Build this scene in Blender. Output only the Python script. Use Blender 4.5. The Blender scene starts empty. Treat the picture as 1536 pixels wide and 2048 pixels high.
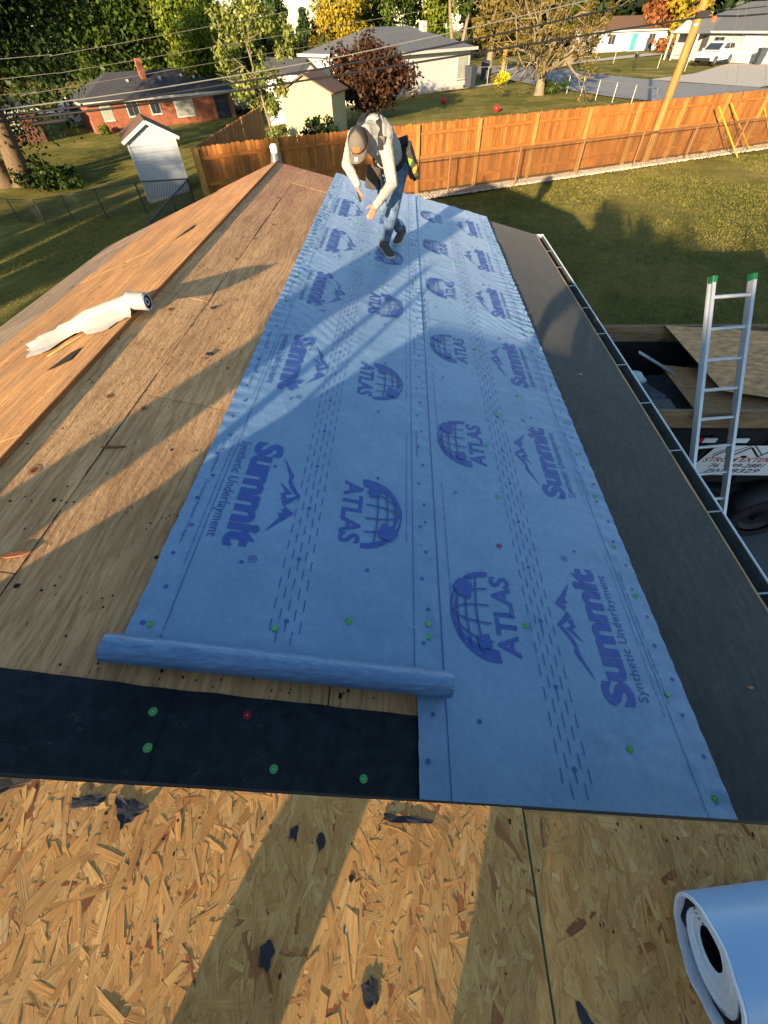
import bpy, bmesh, math, random
import numpy as np
from mathutils import Vector, Matrix, noise as mnoise
random.seed(7); RNG = np.random.default_rng(11)
sc = bpy.context.scene
COL = sc.collection
# ------------------------------------------------------------------ camera
cam_d = bpy.data.cameras.new('camera'); cam = bpy.data.objects.new('camera', cam_d); COL.objects.link(cam)
CR = Matrix(((0.9991953, -0.0128542, 0.0379925), (0.0340122, 0.7735800, -0.6327853), (-0.0212563, 0.6335683, 0.7733947)))
cam.matrix_world = Matrix.Translation((0, 0, 4.0)) @ CR.to_4x4()
cam_d.sensor_fit = 'HORIZONTAL'; cam_d.sensor_width = 36.0; cam_d.lens = 18.75
cam_d.clip_start = 0.02; cam_d.clip_end = 3000
sc.camera = cam
# ------------------------------------------------------------------ world and sun
SUN = Vector((0.35136, 0.91444, -0.20087)).normalized()       # direction the light travels
world = bpy.data.worlds.new('World'); sc.world = world; world.use_nodes = True
wn = world.node_tree
sky = wn.nodes.new('ShaderNodeTexSky'); sky.sky_type = 'NISHITA'; sky.sun_disc = False
sky.sun_elevation = math.radians(11.6); sky.sun_rotation = math.radians(201.0)
sky.air_density = 1.0; sky.dust_density = 0.2; sky.ozone_density = 1.4
wn.links.new(sky.outputs[0], wn.nodes['Background'].inputs[0])
wn.nodes['Background'].inputs[1].default_value = 0.084
sd = bpy.data.lights.new('sun', 'SUN'); sd.energy = 5.0; sd.angle = math.radians(0.55); sd.color = (1.0, 0.77, 0.50)
so = bpy.data.objects.new('sun', sd); COL.objects.link(so); so.location = (-10, -25, 12)
so.rotation_euler = SUN.to_track_quat('-Z', 'Y').to_euler()
sc.view_settings.view_transform = 'Standard'; sc.view_settings.look = 'None'
sc.view_settings.exposure = 1.82; sc.view_settings.gamma = 1.0; sc.view_settings.use_curve_mapping = False
sc.render.engine = 'CYCLES'
sc.cycles.use_denoising = True
sc.cycles.max_bounces = 6; sc.cycles.diffuse_bounces = 3; sc.cycles.transparent_max_bounces = 6

# ------------------------------------------------------------------ helpers: colours and materials
def lin(r, g, b):
    f = lambda c: (c / 255) / 12.92 if c / 255 <= 0.04045 else (((c / 255) + 0.055) / 1.055) ** 2.4
    return (f(r), f(g), f(b), 1.0)
class NB:
    def __init__(s, name):
        s.m = bpy.data.materials.new(name); s.m.use_nodes = True
        s.nt = s.m.node_tree; s.b = s.nt.nodes['Principled BSDF']
    def n(s, t, **k):
        x = s.nt.nodes.new('ShaderNode' + t)
        for a, v in k.items(): setattr(x, a, v)
        return x
    def l(s, a, b): s.nt.links.new(a, b)
    def coord(s, kind='Object', stretch=(1, 1, 1), rot=(0, 0, 0)):
        if kind == 'World': o = s.n('NewGeometry').outputs['Position']
        elif kind == 'UV': o = s.n('UVMap').outputs[0]
        else: o = s.n('TexCoord').outputs[kind]
        mp = s.n('Mapping'); mp.inputs['Scale'].default_value = stretch; mp.inputs['Rotation'].default_value = rot
        s.l(o, mp.inputs[0]); return mp.outputs[0]
    def noise(s, vec, scale, detail=5, rough=0.6, dist=0.0):
        x = s.n('TexNoise'); x.inputs['Scale'].default_value = scale; x.inputs['Detail'].default_value = detail
        x.inputs['Roughness'].default_value = rough; x.inputs['Distortion'].default_value = dist
        s.l(vec, x.inputs['Vector']); return x.outputs['Fac']
    def ramp(s, fac, stops, interp='LINEAR'):
        x = s.n('ValToRGB'); x.color_ramp.interpolation = interp; e = x.color_ramp.elements
        while len(e) < len(stops): e.new(0.5)
        for i, (p, c) in enumerate(stops):
            e[i].position = p; e[i].color = c if len(c) == 4 else (*c, 1)
        s.l(fac, x.inputs[0]); return x.outputs[0]
    def mix(s, fac, a, b, mode='MIX'):
        x = s.n('Mix'); x.data_type = 'RGBA'; x.blend_type = mode
        for sock, v in ((x.inputs[0], fac), (x.inputs[6], a), (x.inputs[7], b)):
            if hasattr(v, 'links'): s.l(v, sock)
            else: sock.default_value = v
        return x.outputs[2]
    def math(s, op, a, b=0.0):
        x = s.n('Math', operation=op)
        for sock, v in ((x.inputs[0], a), (x.inputs[1], b)):
            if hasattr(v, 'links'): s.l(v, sock)
            else: sock.default_value = v
        return x.outputs[0]
    def bump(s, h, strength, dist=0.01):
        x = s.n('Bump'); x.inputs['Strength'].default_value = strength; x.inputs['Distance'].default_value = dist
        s.l(h, x.inputs['Height']); s.l(x.outputs[0], s.b.inputs['Normal'])
    def fin(s, col=None, rough=0.7, metal=0.0, spec=0.35):
        if col is not None:
            if hasattr(col, 'links'): s.l(col, s.b.inputs['Base Color'])
            else: s.b.inputs['Base Color'].default_value = col
        if hasattr(rough, 'links'): s.l(rough, s.b.inputs['Roughness'])
        else: s.b.inputs['Roughness'].default_value = rough
        s.b.inputs['Metallic'].default_value = metal; s.b.inputs['Specular IOR Level'].default_value = spec
        return s.m
MATS = {}
def simple(name, c, var=0.25, scale=8, rough=0.7, metal=0.0, spec=0.35, bump=0.0, bscale=None, stretch=(1, 1, 1), rand=0.0, kind='World'):
    if name in MATS: return MATS[name]
    b = NB(name); v = b.coord(kind, stretch)
    d = tuple(x * (1 - var) for x in c[:3]) + (1,); e = tuple(min(1, x * (1 + var)) for x in c[:3]) + (1,)
    f = b.noise(v, scale)
    col = b.ramp(f, [(0.3, d), (0.7, e)])
    if rand:
        oi = b.n('ObjectInfo'); k = b.ramp(oi.outputs['Random'], [(0, (1 - rand,) * 3), (1, (1 + rand * .6,) * 3)])
        col = b.mix(1.0, col, k, 'MULTIPLY')
    if bump: b.bump(b.noise(v, bscale or scale * 6, 4), bump, 0.01)
    MATS[name] = b.fin(col, rough, metal, spec); return MATS[name]

# ------------------------------------------------------------------ helpers: objects and meshes
ROOT = {}
def tag(o, label=None, cat=None, group=None, kind=None):
    if label: o['label'] = label
    if cat: o['category'] = cat
    if group: o['group'] = group
    if kind: o['kind'] = kind
    return o
def thing(name, label, cat, loc=(0, 0, 0), rotz=0.0, group=None):
    o = bpy.data.objects.new(name, None); COL.objects.link(o); o.location = loc; o.rotation_euler = (0, 0, rotz)
    o.empty_display_size = 0.1
    return tag(o, label, cat, group)
def rootloc(o):
    while o.parent: o = o.parent
    return Vector(o.location) if o.type == 'EMPTY' else Vector((0, 0, 0))
def link(name, me, parent=None, loc=None, rot=None):
    o = bpy.data.objects.new(name, me); COL.objects.link(o)
    if parent: o.parent = parent
    if loc is not None: o.location = loc
    if rot is not None: o.rotation_euler = rot
    return o
class MB:
    def __init__(s): s.v = []; s.f = []; s.mi = []
    def add(s, vs, fs, m=0):
        b = len(s.v); s.v += [tuple(x) for x in vs]; s.f += [tuple(b + i for i in f) for f in fs]; s.mi += [m] * len(fs)
        return s
    def box(s, c, d, rz=0.0, m=0):
        x, y, z = d[0] / 2, d[1] / 2, d[2] / 2; ca, sa = math.cos(rz), math.sin(rz)
        vs = []
        for sx, sy, sz in ((-1, -1, -1), (1, -1, -1), (1, 1, -1), (-1, 1, -1), (-1, -1, 1), (1, -1, 1), (1, 1, 1), (-1, 1, 1)):
            a, b = sx * x, sy * y
            vs.append((c[0] + a * ca - b * sa, c[1] + a * sa + b * ca, c[2] + sz * z))
        return s.add(vs, [(0, 3, 2, 1), (4, 5, 6, 7), (0, 1, 5, 4), (1, 2, 6, 5), (2, 3, 7, 6), (3, 0, 4, 7)], m)
    def hexa(s, bot, top, m=0):                      # two quads
        n = len(bot)
        return s.add(list(bot) + list(top), [tuple(reversed(range(n))), tuple(range(n, 2 * n))] + [(i, (i + 1) % n, n + (i + 1) % n, n + i) for i in range(n)], m)
    def bar(s, p, q, w, h, up=(0, 0, 1), m=0):
        p, q = Vector(p), Vector(q); d = (q - p).normalized(); u = Vector(up); r = d.cross(u)
        if r.length < 1e-4: r = d.cross(Vector((1, 0, 0)))
        r.normalize(); u = r.cross(d).normalized()
        o = [(-1, -1), (1, -1), (1, 1), (-1, 1)]
        return s.hexa([p + r * a * w / 2 + u * b * h / 2 for a, b in o], [q + r * a * w / 2 + u * b * h / 2 for a, b in o], m)
    def tube(s, pts, rad, n=10, caps=True, m=0):
        pts = [Vector(p) for p in pts]
        if not hasattr(rad, '__len__'): rad = [rad] * len(pts)
        vs = []; ref = None
        for i, p in enumerate(pts):
            d = (pts[min(i + 1, len(pts) - 1)] - pts[max(i - 1, 0)]).normalized()
            if ref is None: ref = d.orthogonal().normalized()
            ref = (ref - d * ref.dot(d))
            ref = ref.normalized() if ref.length > 1e-6 else d.orthogonal().normalized()
            b = d.cross(ref)
            for k in range(n):
                a = 2 * math.pi * k / n; vs.append(p + (ref * math.cos(a) + b * math.sin(a)) * rad[i])
        fs = []
        for i in range(len(pts) - 1):
            for k in range(n):
                k2 = (k + 1) % n; fs.append((i * n + k, i * n + k2, (i + 1) * n + k2, (i + 1) * n + k))
        if caps: fs += [tuple(reversed(range(n))), tuple((len(pts) - 1) * n + k for k in range(n))]
        return s.add(vs, fs, m)
    def ball(s, c, r, nu=12, nv=8, m=0, M=None):
        if not hasattr(r, '__len__'): r = (r, r, r)
        vs = []; c = Vector(c)
        for j in range(nv + 1):
            t = math.pi * j / nv
            for i in range(nu):
                p = 2 * math.pi * i / nu
                q = Vector((r[0] * math.sin(t) * math.cos(p), r[1] * math.sin(t) * math.sin(p), r[2] * math.cos(t)))
                vs.append(c + (M @ q if M else q))
        fs = [(j * nu + i, (j + 1) * nu + i, (j + 1) * nu + (i + 1) % nu, j * nu + (i + 1) % nu) for j in range(nv) for i in range(nu)]
        return s.add(vs, fs, m)
    def mesh(s, name, mats, off=Vector((0, 0, 0)), smooth=False):
        me = bpy.data.meshes.new(name)
        me.from_pydata([(x[0] - off[0], x[1] - off[1], x[2] - off[2]) for x in s.v], [], s.f)
        for mt in (mats if isinstance(mats, (list, tuple)) else [mats]): me.materials.append(mt)
        if any(s.mi): me.polygons.foreach_set('material_index', s.mi)
        if smooth: me.polygons.foreach_set('use_smooth', [True] * len(me.polygons))
        me.update(); return me
    def build(s, name, mats, parent=None, smooth=False, bevel=0.0, local=False):
        off = Vector((0, 0, 0)) if (local or parent is None) else rootloc(parent)
        me = s.mesh(name, mats, off, smooth)
        if bevel or smooth:
            bm = bmesh.new(); bm.from_mesh(me)
            if smooth: bmesh.ops.remove_doubles(bm, verts=bm.verts, dist=1e-6)
            if bevel: bmesh.ops.bevel(bm, geom=bm.edges[:] , offset=bevel, segments=2, affect='EDGES', profile=0.6, clamp_overlap=True)
            bm.to_mesh(me); bm.free()
            if smooth:
                me.polygons.foreach_set('use_smooth', [True] * len(me.polygons))
                me.set_sharp_from_angle(angle=math.radians(42))
        return link(name, me, parent)
def centre_origin(o):
    """put a single-mesh thing's origin at its base"""
    me = o.data; n = len(me.vertices); a = np.empty(n * 3); me.vertices.foreach_get('co', a); a = a.reshape(-1, 3)
    c = np.array([(a[:, 0].min() + a[:, 0].max()) / 2, (a[:, 1].min() + a[:, 1].max()) / 2, a[:, 2].min()])
    me.vertices.foreach_set('co', (a - c).ravel()); o.location = Vector(o.location) + Vector(c); me.update(); return o
def top(mb, name, mats, label, cat, group=None, smooth=False, bevel=0.0):
    return tag(centre_origin(mb.build(name, mats, None, smooth, bevel)), label, cat, group)

def sstep(t): t = min(1, max(0, t)); return t * t * (3 - 2 * t)
def TZ(x, y): return -2.6 * sstep((-x - 4 + 0.12 * (y - 20)) / 20)

# ------------------------------------------------------------------ materials used in many places
def leafmat(name, cols, trans=0.3):
    if name in MATS: return MATS[name]
    b = NB(name); at = b.n('Attribute', attribute_name='tint')
    stops = [(i / (len(cols) - 1), c) for i, c in enumerate(cols)]
    col = b.ramp(at.outputs['Fac'], stops)
    dif = b.n('BsdfDiffuse'); tr = b.n('BsdfTranslucent'); mx = b.n('MixShader'); mx.inputs[0].default_value = trans
    b.l(col, dif.inputs[0]); b.l(col, tr.inputs[0]); b.l(dif.outputs[0], mx.inputs[1]); b.l(tr.outputs[0], mx.inputs[2])
    gl = b.n('BsdfGlossy'); gl.inputs['Roughness'].default_value = 0.45; gl.inputs[0].default_value = (.5, .5, .5, 1)
    m2 = b.n('MixShader'); m2.inputs[0].default_value = 0.015
    b.l(mx.outputs[0], m2.inputs[1]); b.l(gl.outputs[0], m2.inputs[2])
    b.l(m2.outputs[0], b.nt.nodes['Material Output'].inputs[0]); MATS[name] = b.m; return b.m
def mat_grass():
    b = NB('lawn'); v = b.coord('World')
    big = b.noise(v, 0.22, 4, 0.6); mid = b.noise(v, 1.7, 5, 0.65); fine = b.noise(b.coord('World', (1, 1, 1)), 26, 4, 0.7)
    c1 = b.ramp(big, [(0.33, lin(94, 98, 42)), (0.5, lin(122, 118, 56)), (0.66, lin(158, 142, 80))])
    c2 = b.ramp(mid, [(0.3, (0.62, 0.66, 0.6)), (0.7, (1.25, 1.2, 1.1))])
    c3 = b.ramp(fine, [(0.3, (0.55, 0.55, 0.55)), (0.72, (1.4, 1.4, 1.35))])
    col = b.mix(1, b.mix(1, c1, c2, 'MULTIPLY'), c3, 'MULTIPLY')
    pt = b.noise(b.coord('World', (1, .6, 1)), 0.85, 6, .7, .4); col = b.mix(b.ramp(pt, [(.52, (0, 0, 0)), (.68, (.55, .55, .55))]), col, lin(146, 128, 80))
    b.bump(fine, 1.0, 0.12); return b.fin(col, 0.95, 0, 0.1)
M_GRASS = mat_grass()
def mat_wood(name, c_dark, c_light, stretch, scale=6, rough=0.75, rand=0.0, bump=0.25, knots=False):
    b = NB(name); v = b.coord('World', stretch)
    g = b.noise(v, scale, 7, 0.62, 0.35); g2 = b.noise(b.coord('World', tuple(s * .35 for s in stretch)), scale, 3)
    col = b.ramp(g, [(0.28, c_dark), (0.72, c_light)])
    col = b.mix(1, col, b.ramp(g2, [(0.3, (0.72, 0.70, 0.68)), (0.7, (1.2, 1.18, 1.12))]), 'MULTIPLY')
    if rand:
        oi = b.n('ObjectInfo'); k = b.ramp(oi.outputs['Random'], [(0, (1 - rand, 1 - rand, 1 - rand)), (0.5, (1, .97, .93)), (1, (1 + rand, 1 + rand * .9, 1 + rand * .7))])
        col = b.mix(1, col, k, 'MULTIPLY')
    b.bump(g, bump, 0.004); MATS[name] = b.fin(col, rough, 0, 0.25); return b.m

# ================================================================== SETTING
def ground():
    nx, ny = 150, 120
    xs = np.concatenate([np.linspace(-420, -62, 14), np.linspace(-60, 60, nx), np.linspace(62, 420, 14)])
    ys = np.concatenate([np.linspace(-220, -32, 8), np.linspace(-30, 90, ny), np.linspace(95, 700, 18)])
    vs = []
    for y in ys:
        for x in xs:
            z = TZ(x, y)
            if -45 < x < 45 and -20 < y < 80: z += 0.05 * (mnoise.noise(Vector((x * .35, y * .35, 0)))) if not (-7 < x < 9 and -8 < y < 9) else 0
            vs.append((x, y, z - 0.02))
    w = len(xs)
    fs = [(j * w + i, j * w + i + 1, (j + 1) * w + i + 1, (j + 1) * w + i) for j in range(len(ys) - 1) for i in range(w - 1)]
    me = bpy.data.meshes.new('ground'); me.from_pydata(vs, [], fs); me.materials.append(M_GRASS)
    me.polygons.foreach_set('use_smooth', [True] * len(fs))
    tag(link('ground', me), kind='structure')
ground()
M_ASPH = simple('asphalt', lin(128, 126, 124), 0.12, 1.2, 0.9, bump=0.3, bscale=60)
M_CONC = simple('concrete', lin(176, 168, 152), 0.10, 1.5, 0.9, bump=0.2, bscale=40)
def ribbon(name, L, Rr, mat, z=0.012, kind='structure'):
    mb = MB(); n = len(L)
    mb.add([(p[0], p[1], TZ(*p) + z) for p in L] + [(p[0], p[1], TZ(*p) + z) for p in Rr], [(i, n + i, n + i + 1, i + 1) for i in range(n - 1)])
    return tag(mb.build(name, mat), kind=kind)
ribbon('street', [(3, 140), (7.5, 78), (10.0, 64), (12.8, 54), (16, 45), (21, 37), (30, 29), (60, 12)],
       [(14, 140), (18.5, 77), (21.0, 64.6), (24.5, 55), (29.3, 48), (36, 41), (46, 34), (75, 18)], M_ASPH, 0.05)
ribbon('side_street', [(-60, 70), (-10, 66.5), (10.0, 63.5)], [(-60, 77), (-10, 73.5), (9.4, 70)], M_ASPH, 0.045)
ribbon('driveway', [(23.5, 57.5), (30, 62.5), (39, 74)], [(29.0, 48.6), (38, 56), (46.5, 71)], M_CONC, 0.055)
ribbon('pavement', [(-3, 49.6), (3, 53.0), (9.0, 58.4)], [(-3, 48.6), (3, 51.8), (9.6, 57.2)], M_CONC, 0.05)
ribbon('far_pavement', [(21.2, 84), (40, 101)], [(22.4, 81), (42, 98)], M_CONC, 0.05)
tag(MB().add([(1.0, -4, .035), (9, -4, .035), (9, 5.6, .035), (1.0, 5.6, .035)], [(0, 1, 2, 3)]).build('parking_pad', simple('old asphalt', lin(96, 96, 98), .15, 2.0, .9, bump=.4, bscale=50)), kind='structure')
# sky is the world; nothing to build

# ================================================================== THE HOUSE
ZR = lambda x: 2.418 - 0.25 * x           # lower roof, right slope
ZL = lambda x: 2.848 + 0.33 * (x + 1.72)  # lower roof, left slope
ZO = lambda x: 2.8455 - 0.25 * x          # upper roof (OSB), right slope
ZOL = lambda x: 3.0955 + 0.30 * (x + 1.0)
VE = lambda x: 7.05 + 0.045 * (x + 1.72)
CU = 0.9701                               # x per metre of slope
house = thing('house', 'house under re-roofing with bare sheathing in the foreground', 'house', (0, 0, 0))
def mat_ply(name, c1, c2, c3, stretch=(11, 1.0, 11), redamt=.2, weather=0.0):
    b = NB(name); v = b.coord('World', stretch)
    w = b.noise(b.coord('World', (2.2, 0.5, 2.2)), 3.0, 3, 0.5)
    wav = b.n('TexWave', wave_type='BANDS', bands_direction='X'); wav.inputs['Scale'].default_value = 1.1; wav.inputs['Distortion'].default_value = 16
    wav.inputs['Detail'].default_value = 4; wav.inputs['Detail Scale'].default_value = 1.4; b.l(b.coord('World', (5.5, 0.75, 5.5)), wav.inputs['Vector'])
    g = b.noise(v, 9, 8, 0.68, 0.25)
    col = b.ramp(g, [(0.25, c1), (0.52, c2), (0.8, c3)])
    col = b.mix(0.5, col, b.ramp(wav.outputs['Fac'], [(0.1, (0.70, 0.62, 0.54)), (0.5, (1.05, 1.04, 1.02))]), 'MULTIPLY')
    col = b.mix(1, col, b.ramp(w, [(0.3, (0.78, 0.76, 0.74)), (0.7, (1.15, 1.13, 1.08))]), 'MULTIPLY')
    sp = b.noise(b.coord('World', (1, .45, 1)), 70, 2, 0.5)
    col = b.mix(b.ramp(sp, [(0.68, (0, 0, 0)), (0.76, (0.6, .6, .6))]), col, lin(66, 48, 34))
    # red chalk marks at the far gable end
    pos = b.n('NewGeometry').outputs['Position']; sx = b.n('SeparateXYZ'); b.l(pos, sx.inputs[0])
    far = b.n('MapRange'); far.inputs[1].default_value = 4.2; far.inputs[2].default_value = 6.9; b.l(sx.outputs[1], far.inputs[0])
    red = b.math('MULTIPLY', b.math('MULTIPLY', far.outputs[0], redamt), b.ramp(b.noise(b.coord('World', (2.4, 1.1, 2)), 2.6, 5, .7), [(0.36, (0, 0, 0)), (0.7, (1, 1, 1))]))
    col = b.mix(red, col, lin(205, 112, 96))
    if weather:
        wz = b.noise(b.coord('World', (4.5, .3, 4.5)), 2.2, 7, .72, .3); col = b.mix(b.math('MULTIPLY', b.ramp(wz, [(.46, (0, 0, 0)), (.64, (1, 1, 1))]), weather), col, lin(104, 90, 74))
    hsv = b.n('ObjectInfo'); col = b.mix(1, col, b.ramp(hsv.outputs['Random'], [(0, (.88, .88, .88)), (1, (1.1, 1.08, 1.05))]), 'MULTIPLY')
    b.bump(b.math('ADD', g, b.math('MULTIPLY', sp, 0.6)), 0.6, 0.006)
    return b.fin(col, 0.8, 0, 0.2)
M_PLY = mat_ply('weathered plywood', lin(170, 124, 82), lin(210, 164, 114), lin(228, 188, 140), redamt=.6)
M_PLYL = mat_ply('orange plywood', lin(150, 106, 64), lin(186, 140, 90), lin(206, 164, 112), (9, .7, 9), weather=.55)
M_PLYG = mat_ply('grey weathered plywood', lin(104, 92, 78), lin(140, 124, 104), lin(168, 148, 122), (12, .6, 12))
M_DARK = simple('dark brown wood', lin(58, 46, 36), .3, 6, .9)  # dark brown for the roof slabs and the roll cores
M_EDGE = mat_wood('panel edge', lin(96, 62, 38), lin(168, 112, 68), (3, 1, 40), 6)
M_SIDING = simple('house siding', lin(186, 182, 172), .06, 2, .7)
# walls of the two wings
mb = MB()
mb.add([(-4.2, 0.2, -.3), (1.55, 0.2, -.3), (1.55, 6.75, -.3), (-4.2, 6.75, -.3), (-4.2, 0.2, ZL(-4.2) - .07), (1.55, 0.2, ZR(1.55) - .07), (1.55, 6.75, ZR(1.55) - .07), (-4.2, 6.75, ZL(-4.2) - .07),
        (-1.72, .2, 2.848 - .08), (-1.72, 6.75, 2.848 - .08)],
       [(0, 4, 7, 3), (1, 2, 6, 5), (0, 1, 5, 8, 4), (3, 7, 9, 6, 2)])
mb.add([(-3.4, -6, -.3), (1.7, -6, -.3), (1.7, 0.02, -.3), (-3.4, .02, -.3), (-3.4, -6, ZOL(-3.4) - .07), (1.7, -6, ZO(1.7) - .07), (1.7, 0.02, ZO(1.7) - .07), (-3.4, .02, ZOL(-3.4) - .07), (-1, .02, 3.0), (-1, -6, 3.0)],
       [(0, 4, 7, 3), (1, 2, 6, 5), (0, 1, 5, 9, 4), (3, 7, 8, 6, 2)])
mb.build('wall', M_SIDING, house)
# roof slabs under the sheathing
def slab(fz, x0, x1, y0, y1, t=0.045, dz=-0.016):
    f = y1 if callable(y1) else (lambda x: y1)
    return [(x0, y0, fz(x0) + dz - t), (x1, y0, fz(x1) + dz - t), (x1, f(x1) - .004, fz(x1) + dz - t), (x0, f(x0) - .004, fz(x0) + dz - t)], \
           [(x0, y0, fz(x0) + dz), (x1, y0, fz(x1) + dz), (x1, f(x1) - .004, fz(x1) + dz), (x0, f(x0) - .004, fz(x0) + dz)]
mb = MB(); mb.hexa(*slab(ZR, -1.715, 2.02, 0.06, VE)); mb.hexa(*slab(ZL, -4.54, -1.725, 0.06, VE))
roof_lo = mb.build('roof', M_DARK, house)
tag(roof_lo, 'low gable roof with bare plywood sheathing')
mb = MB(); mb.hexa(*slab(ZO, -.995, 2.2, -6, .06)); mb.hexa(*slab(ZOL, -3.6, -1.005, -6, .06))
roof_up = mb.build('roof', M_DARK, house); tag(roof_up, 'raised roof of orange strand board at the bottom of the picture')
# plywood panels of the lower roof
def panel(parent, fz, x0, x1, y0, y1, mat, t=0.014, name='plywood_panel', lift=0.0, g=0.0025):
    f1 = y1 if callable(y1) else (lambda x: y1)
    mb = MB(); x0 += g; x1 -= g
    B = [(x0, y0 + g, fz(x0) - t + lift), (x1, y0 + g, fz(x1) - t + lift), (x1, f1(x1) - g, fz(x1) - t + lift), (x0, f1(x0) - g, fz(x0) - t + lift)]
    T = [(p[0], p[1], p[2] + t) for p in B]
    mb.hexa(B, T); return mb.build(name, mat, parent)
rows = [(-1.79, -1.43, [.07, .70, 2.93, 5.17]), (-1.43, -.25, [.07, 1.81, 4.05, 6.29]), (-.25, .93, [.07, .70, 2.93, 5.17]), (.93, 2.093, [.07, 1.81, 4.05, 6.29])]
for ri, (u0, u1, sv) in enumerate(rows):
    for k, v0 in enumerate(sv):
        v1 = sv[k + 1] if k + 1 < len(sv) else VE
        panel(roof_lo, ZR, u0 * CU if ri else -1.718, u1 * CU, v0, v1, M_PLY, lift=random.uniform(-.001, .001))
lrows = [(-1.70, -2.60, [.07, 1.35, 3.6, 5.85], M_PLYL, .010), (-2.60, -3.62, [.07, 2.4, 4.7], M_PLYL, 0.0), (-3.62, -4.55, [.07, 1.7, 4.0, 6.2], M_PLYG, 0.0)]
for xa, xb, sv, mt, lf in lrows:
    for k, v0 in enumerate(sv):
        v1 = sv[k + 1] if k + 1 < len(sv) else VE
        panel(roof_lo, ZL, xb, xa, v0, v1, mt, lift=lf + random.uniform(-.001, .001), t=.022 if lf else .014)
# the proud brown edge of the sheathing along the ridge
MB().bar((-1.697, .07, 2.853), (-1.697, 7.03, 2.853), .005, .024).build('ridge_edge', M_EDGE, roof_lo)
# specks: nail heads and holes, one joined part per roof
def specks(name, parent, fz, x0, x1, y0, y1, n, r, mat, lift=.0012, lines=None):
    mb = MB()
    for i in range(n):
        x = random.uniform(x0, x1); y = random.uniform(y0, y1)
        if lines and random.random() < .6: y = random.choice(lines) + random.gauss(0, .012)
        rr = r * random.uniform(.4, 1.25) * (1.9 if random.random() < .05 else 1); k = random.randint(5, 7); a0 = random.random() * 6
        st = random.uniform(.5, 1)
        ring = [(x + rr * math.cos(a0 + 6.283 * j / k) * random.uniform(.7, 1.1) * st, y + rr * math.sin(a0 + 6.283 * j / k) * random.uniform(.7, 1.1)) for j in range(k)]
        mb.add([(p[0], p[1], fz(p[0]) + lift) for p in ring], [tuple(range(k))])
    return tag(mb.build(name, mat, parent), kind='stuff')
M_BLACK = simple('black specks', lin(32, 26, 22), .3, 20, .9)
specks('nail_hole', roof_lo, ZR, -1.69, -.95, .4, 7.0, 460, .0054, M_BLACK, lines=[.4 * i + .25 for i in range(17)])
specks('nail_hole', roof_lo, ZR, -1.69, .06, .37, .5, 40, .006, M_BLACK)
specks('nail_hole', roof_lo, lambda x: ZL(x) + .016, -2.58, -1.75, .4, 7.0, 160, .008, M_BLACK)
specks('nail_hole', roof_lo, ZL, -4.4, -2.65, .6, 6.8, 90, .016, M_BLACK)
# knots in the plywood
M_KNOT = simple('knot', lin(112, 66, 36), .35, 60, .8); M_KNOT2 = simple('knot ring', lin(168, 118, 72), .25, 40, .8)
def knots(fz, pts, lift=.0009):
    mb = MB(); 
    for (x, y, r) in pts:
        for rr, m, z in ((r * 1.0, 1, 0), (r * .55, 0, .0004)):
            k = 12; mb.add([(x + rr * .8 * math.cos(6.283 * j / k) * random.uniform(.9, 1.1), y + rr * 1.15 * math.sin(6.283 * j / k) * random.uniform(.85, 1.15), fz(x + rr * .8 * math.cos(6.283 * j / k)) + lift + z) for j in range(k)], [tuple(range(k))], m)
    tag(mb.build('knot', [M_KNOT, M_KNOT2], roof_lo), kind='stuff')
knots(ZR, [(-1.575, 1.18, .026), (-1.34, 1.70, .020), (-1.56, 2.72, .022), (-1.40, 3.75, .022), (-1.30, 4.75, .02), (-1.42, 5.6, .026), (-1.2, 2.25, .012), (-1.06, 2.2, .012), (-1.52, 1.74, .018)])
# dark splits along the panel joints
mb = MB()
for (x, y0, y1) in ((-1.388, 1.2, 2.0), (-1.386, 2.55, 3.3), (-1.389, 4.3, 5.6), (-1.386, .6, 1.0)):
    n = 14
    for k in range(n):
        ya = y0 + (y1 - y0) * k / n; yb = y0 + (y1 - y0) * (k + 1) / n; w = random.uniform(.0008, .0028)
        mb.add([(x - w, ya, ZR(x - w) + .0012), (x + w, ya, ZR(x + w) + .0012), (x + w, yb, ZR(x + w) + .0012), (x - w, yb, ZR(x - w) + .0012)], [(0, 1, 2, 3)])
tag(mb.build('joint_split', M_BLACK, roof_lo), kind='stuff')
# a cut-out hole and a split in the left slope
for pts in ([(-2.10, 2.07), (-1.93, 2.10), (-1.95, 2.26), (-2.02, 2.24)], [(-2.3, 4.55), (-2.13, 4.72), (-2.15, 4.9), (-2.20, 4.80)]):
    MB().add([(x, y, ZL(x) + .0172) for x, y in pts], [(0, 1, 2, 3)]).build('hole', simple('hole black', lin(24, 14, 9), .1, 4, 1.0), roof_lo)

# gutter with hangers
M_GUT = simple('white painted gutter', lin(226, 230, 228), .05, 3, .35, 0.0, .5)
M_GUTD = simple('dirty gutter inside', lin(66, 70, 68), .25, 7, .6)
gy0, gy1 = 0.12, 7.28
prof = [(2.040, 1.897), (2.040, 1.812), (2.052, 1.800), (2.085, 1.798), (2.118, 1.806), (2.134, 1.840), (2.142, 1.893)]
mb = MB(); n = len(prof)
mb.add([(x, gy0, z) for x, z in prof] + [(x, gy1, z) for x, z in prof], [(i, i + 1, n + i + 1, n + i) for i in range(n - 1)])
po = [(2.036, 1.897), (2.036, 1.806), (2.050, 1.795), (2.086, 1.793), (2.122, 1.801), (2.139, 1.838), (2.147, 1.893)]
gut = MB(); gut.add([(x, gy0, z) for x, z in po] + [(x, gy1, z) for x, z in po], [(n + i, n + i + 1, i + 1, i) for i in range(n - 1)])
for y in (gy0, gy1): gut.add([(x, y, z) for x, z in po], [tuple(range(n))])
gut.bar((2.1455, gy0, 1.899), (2.1455, gy1, 1.899), .009, .009)
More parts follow.
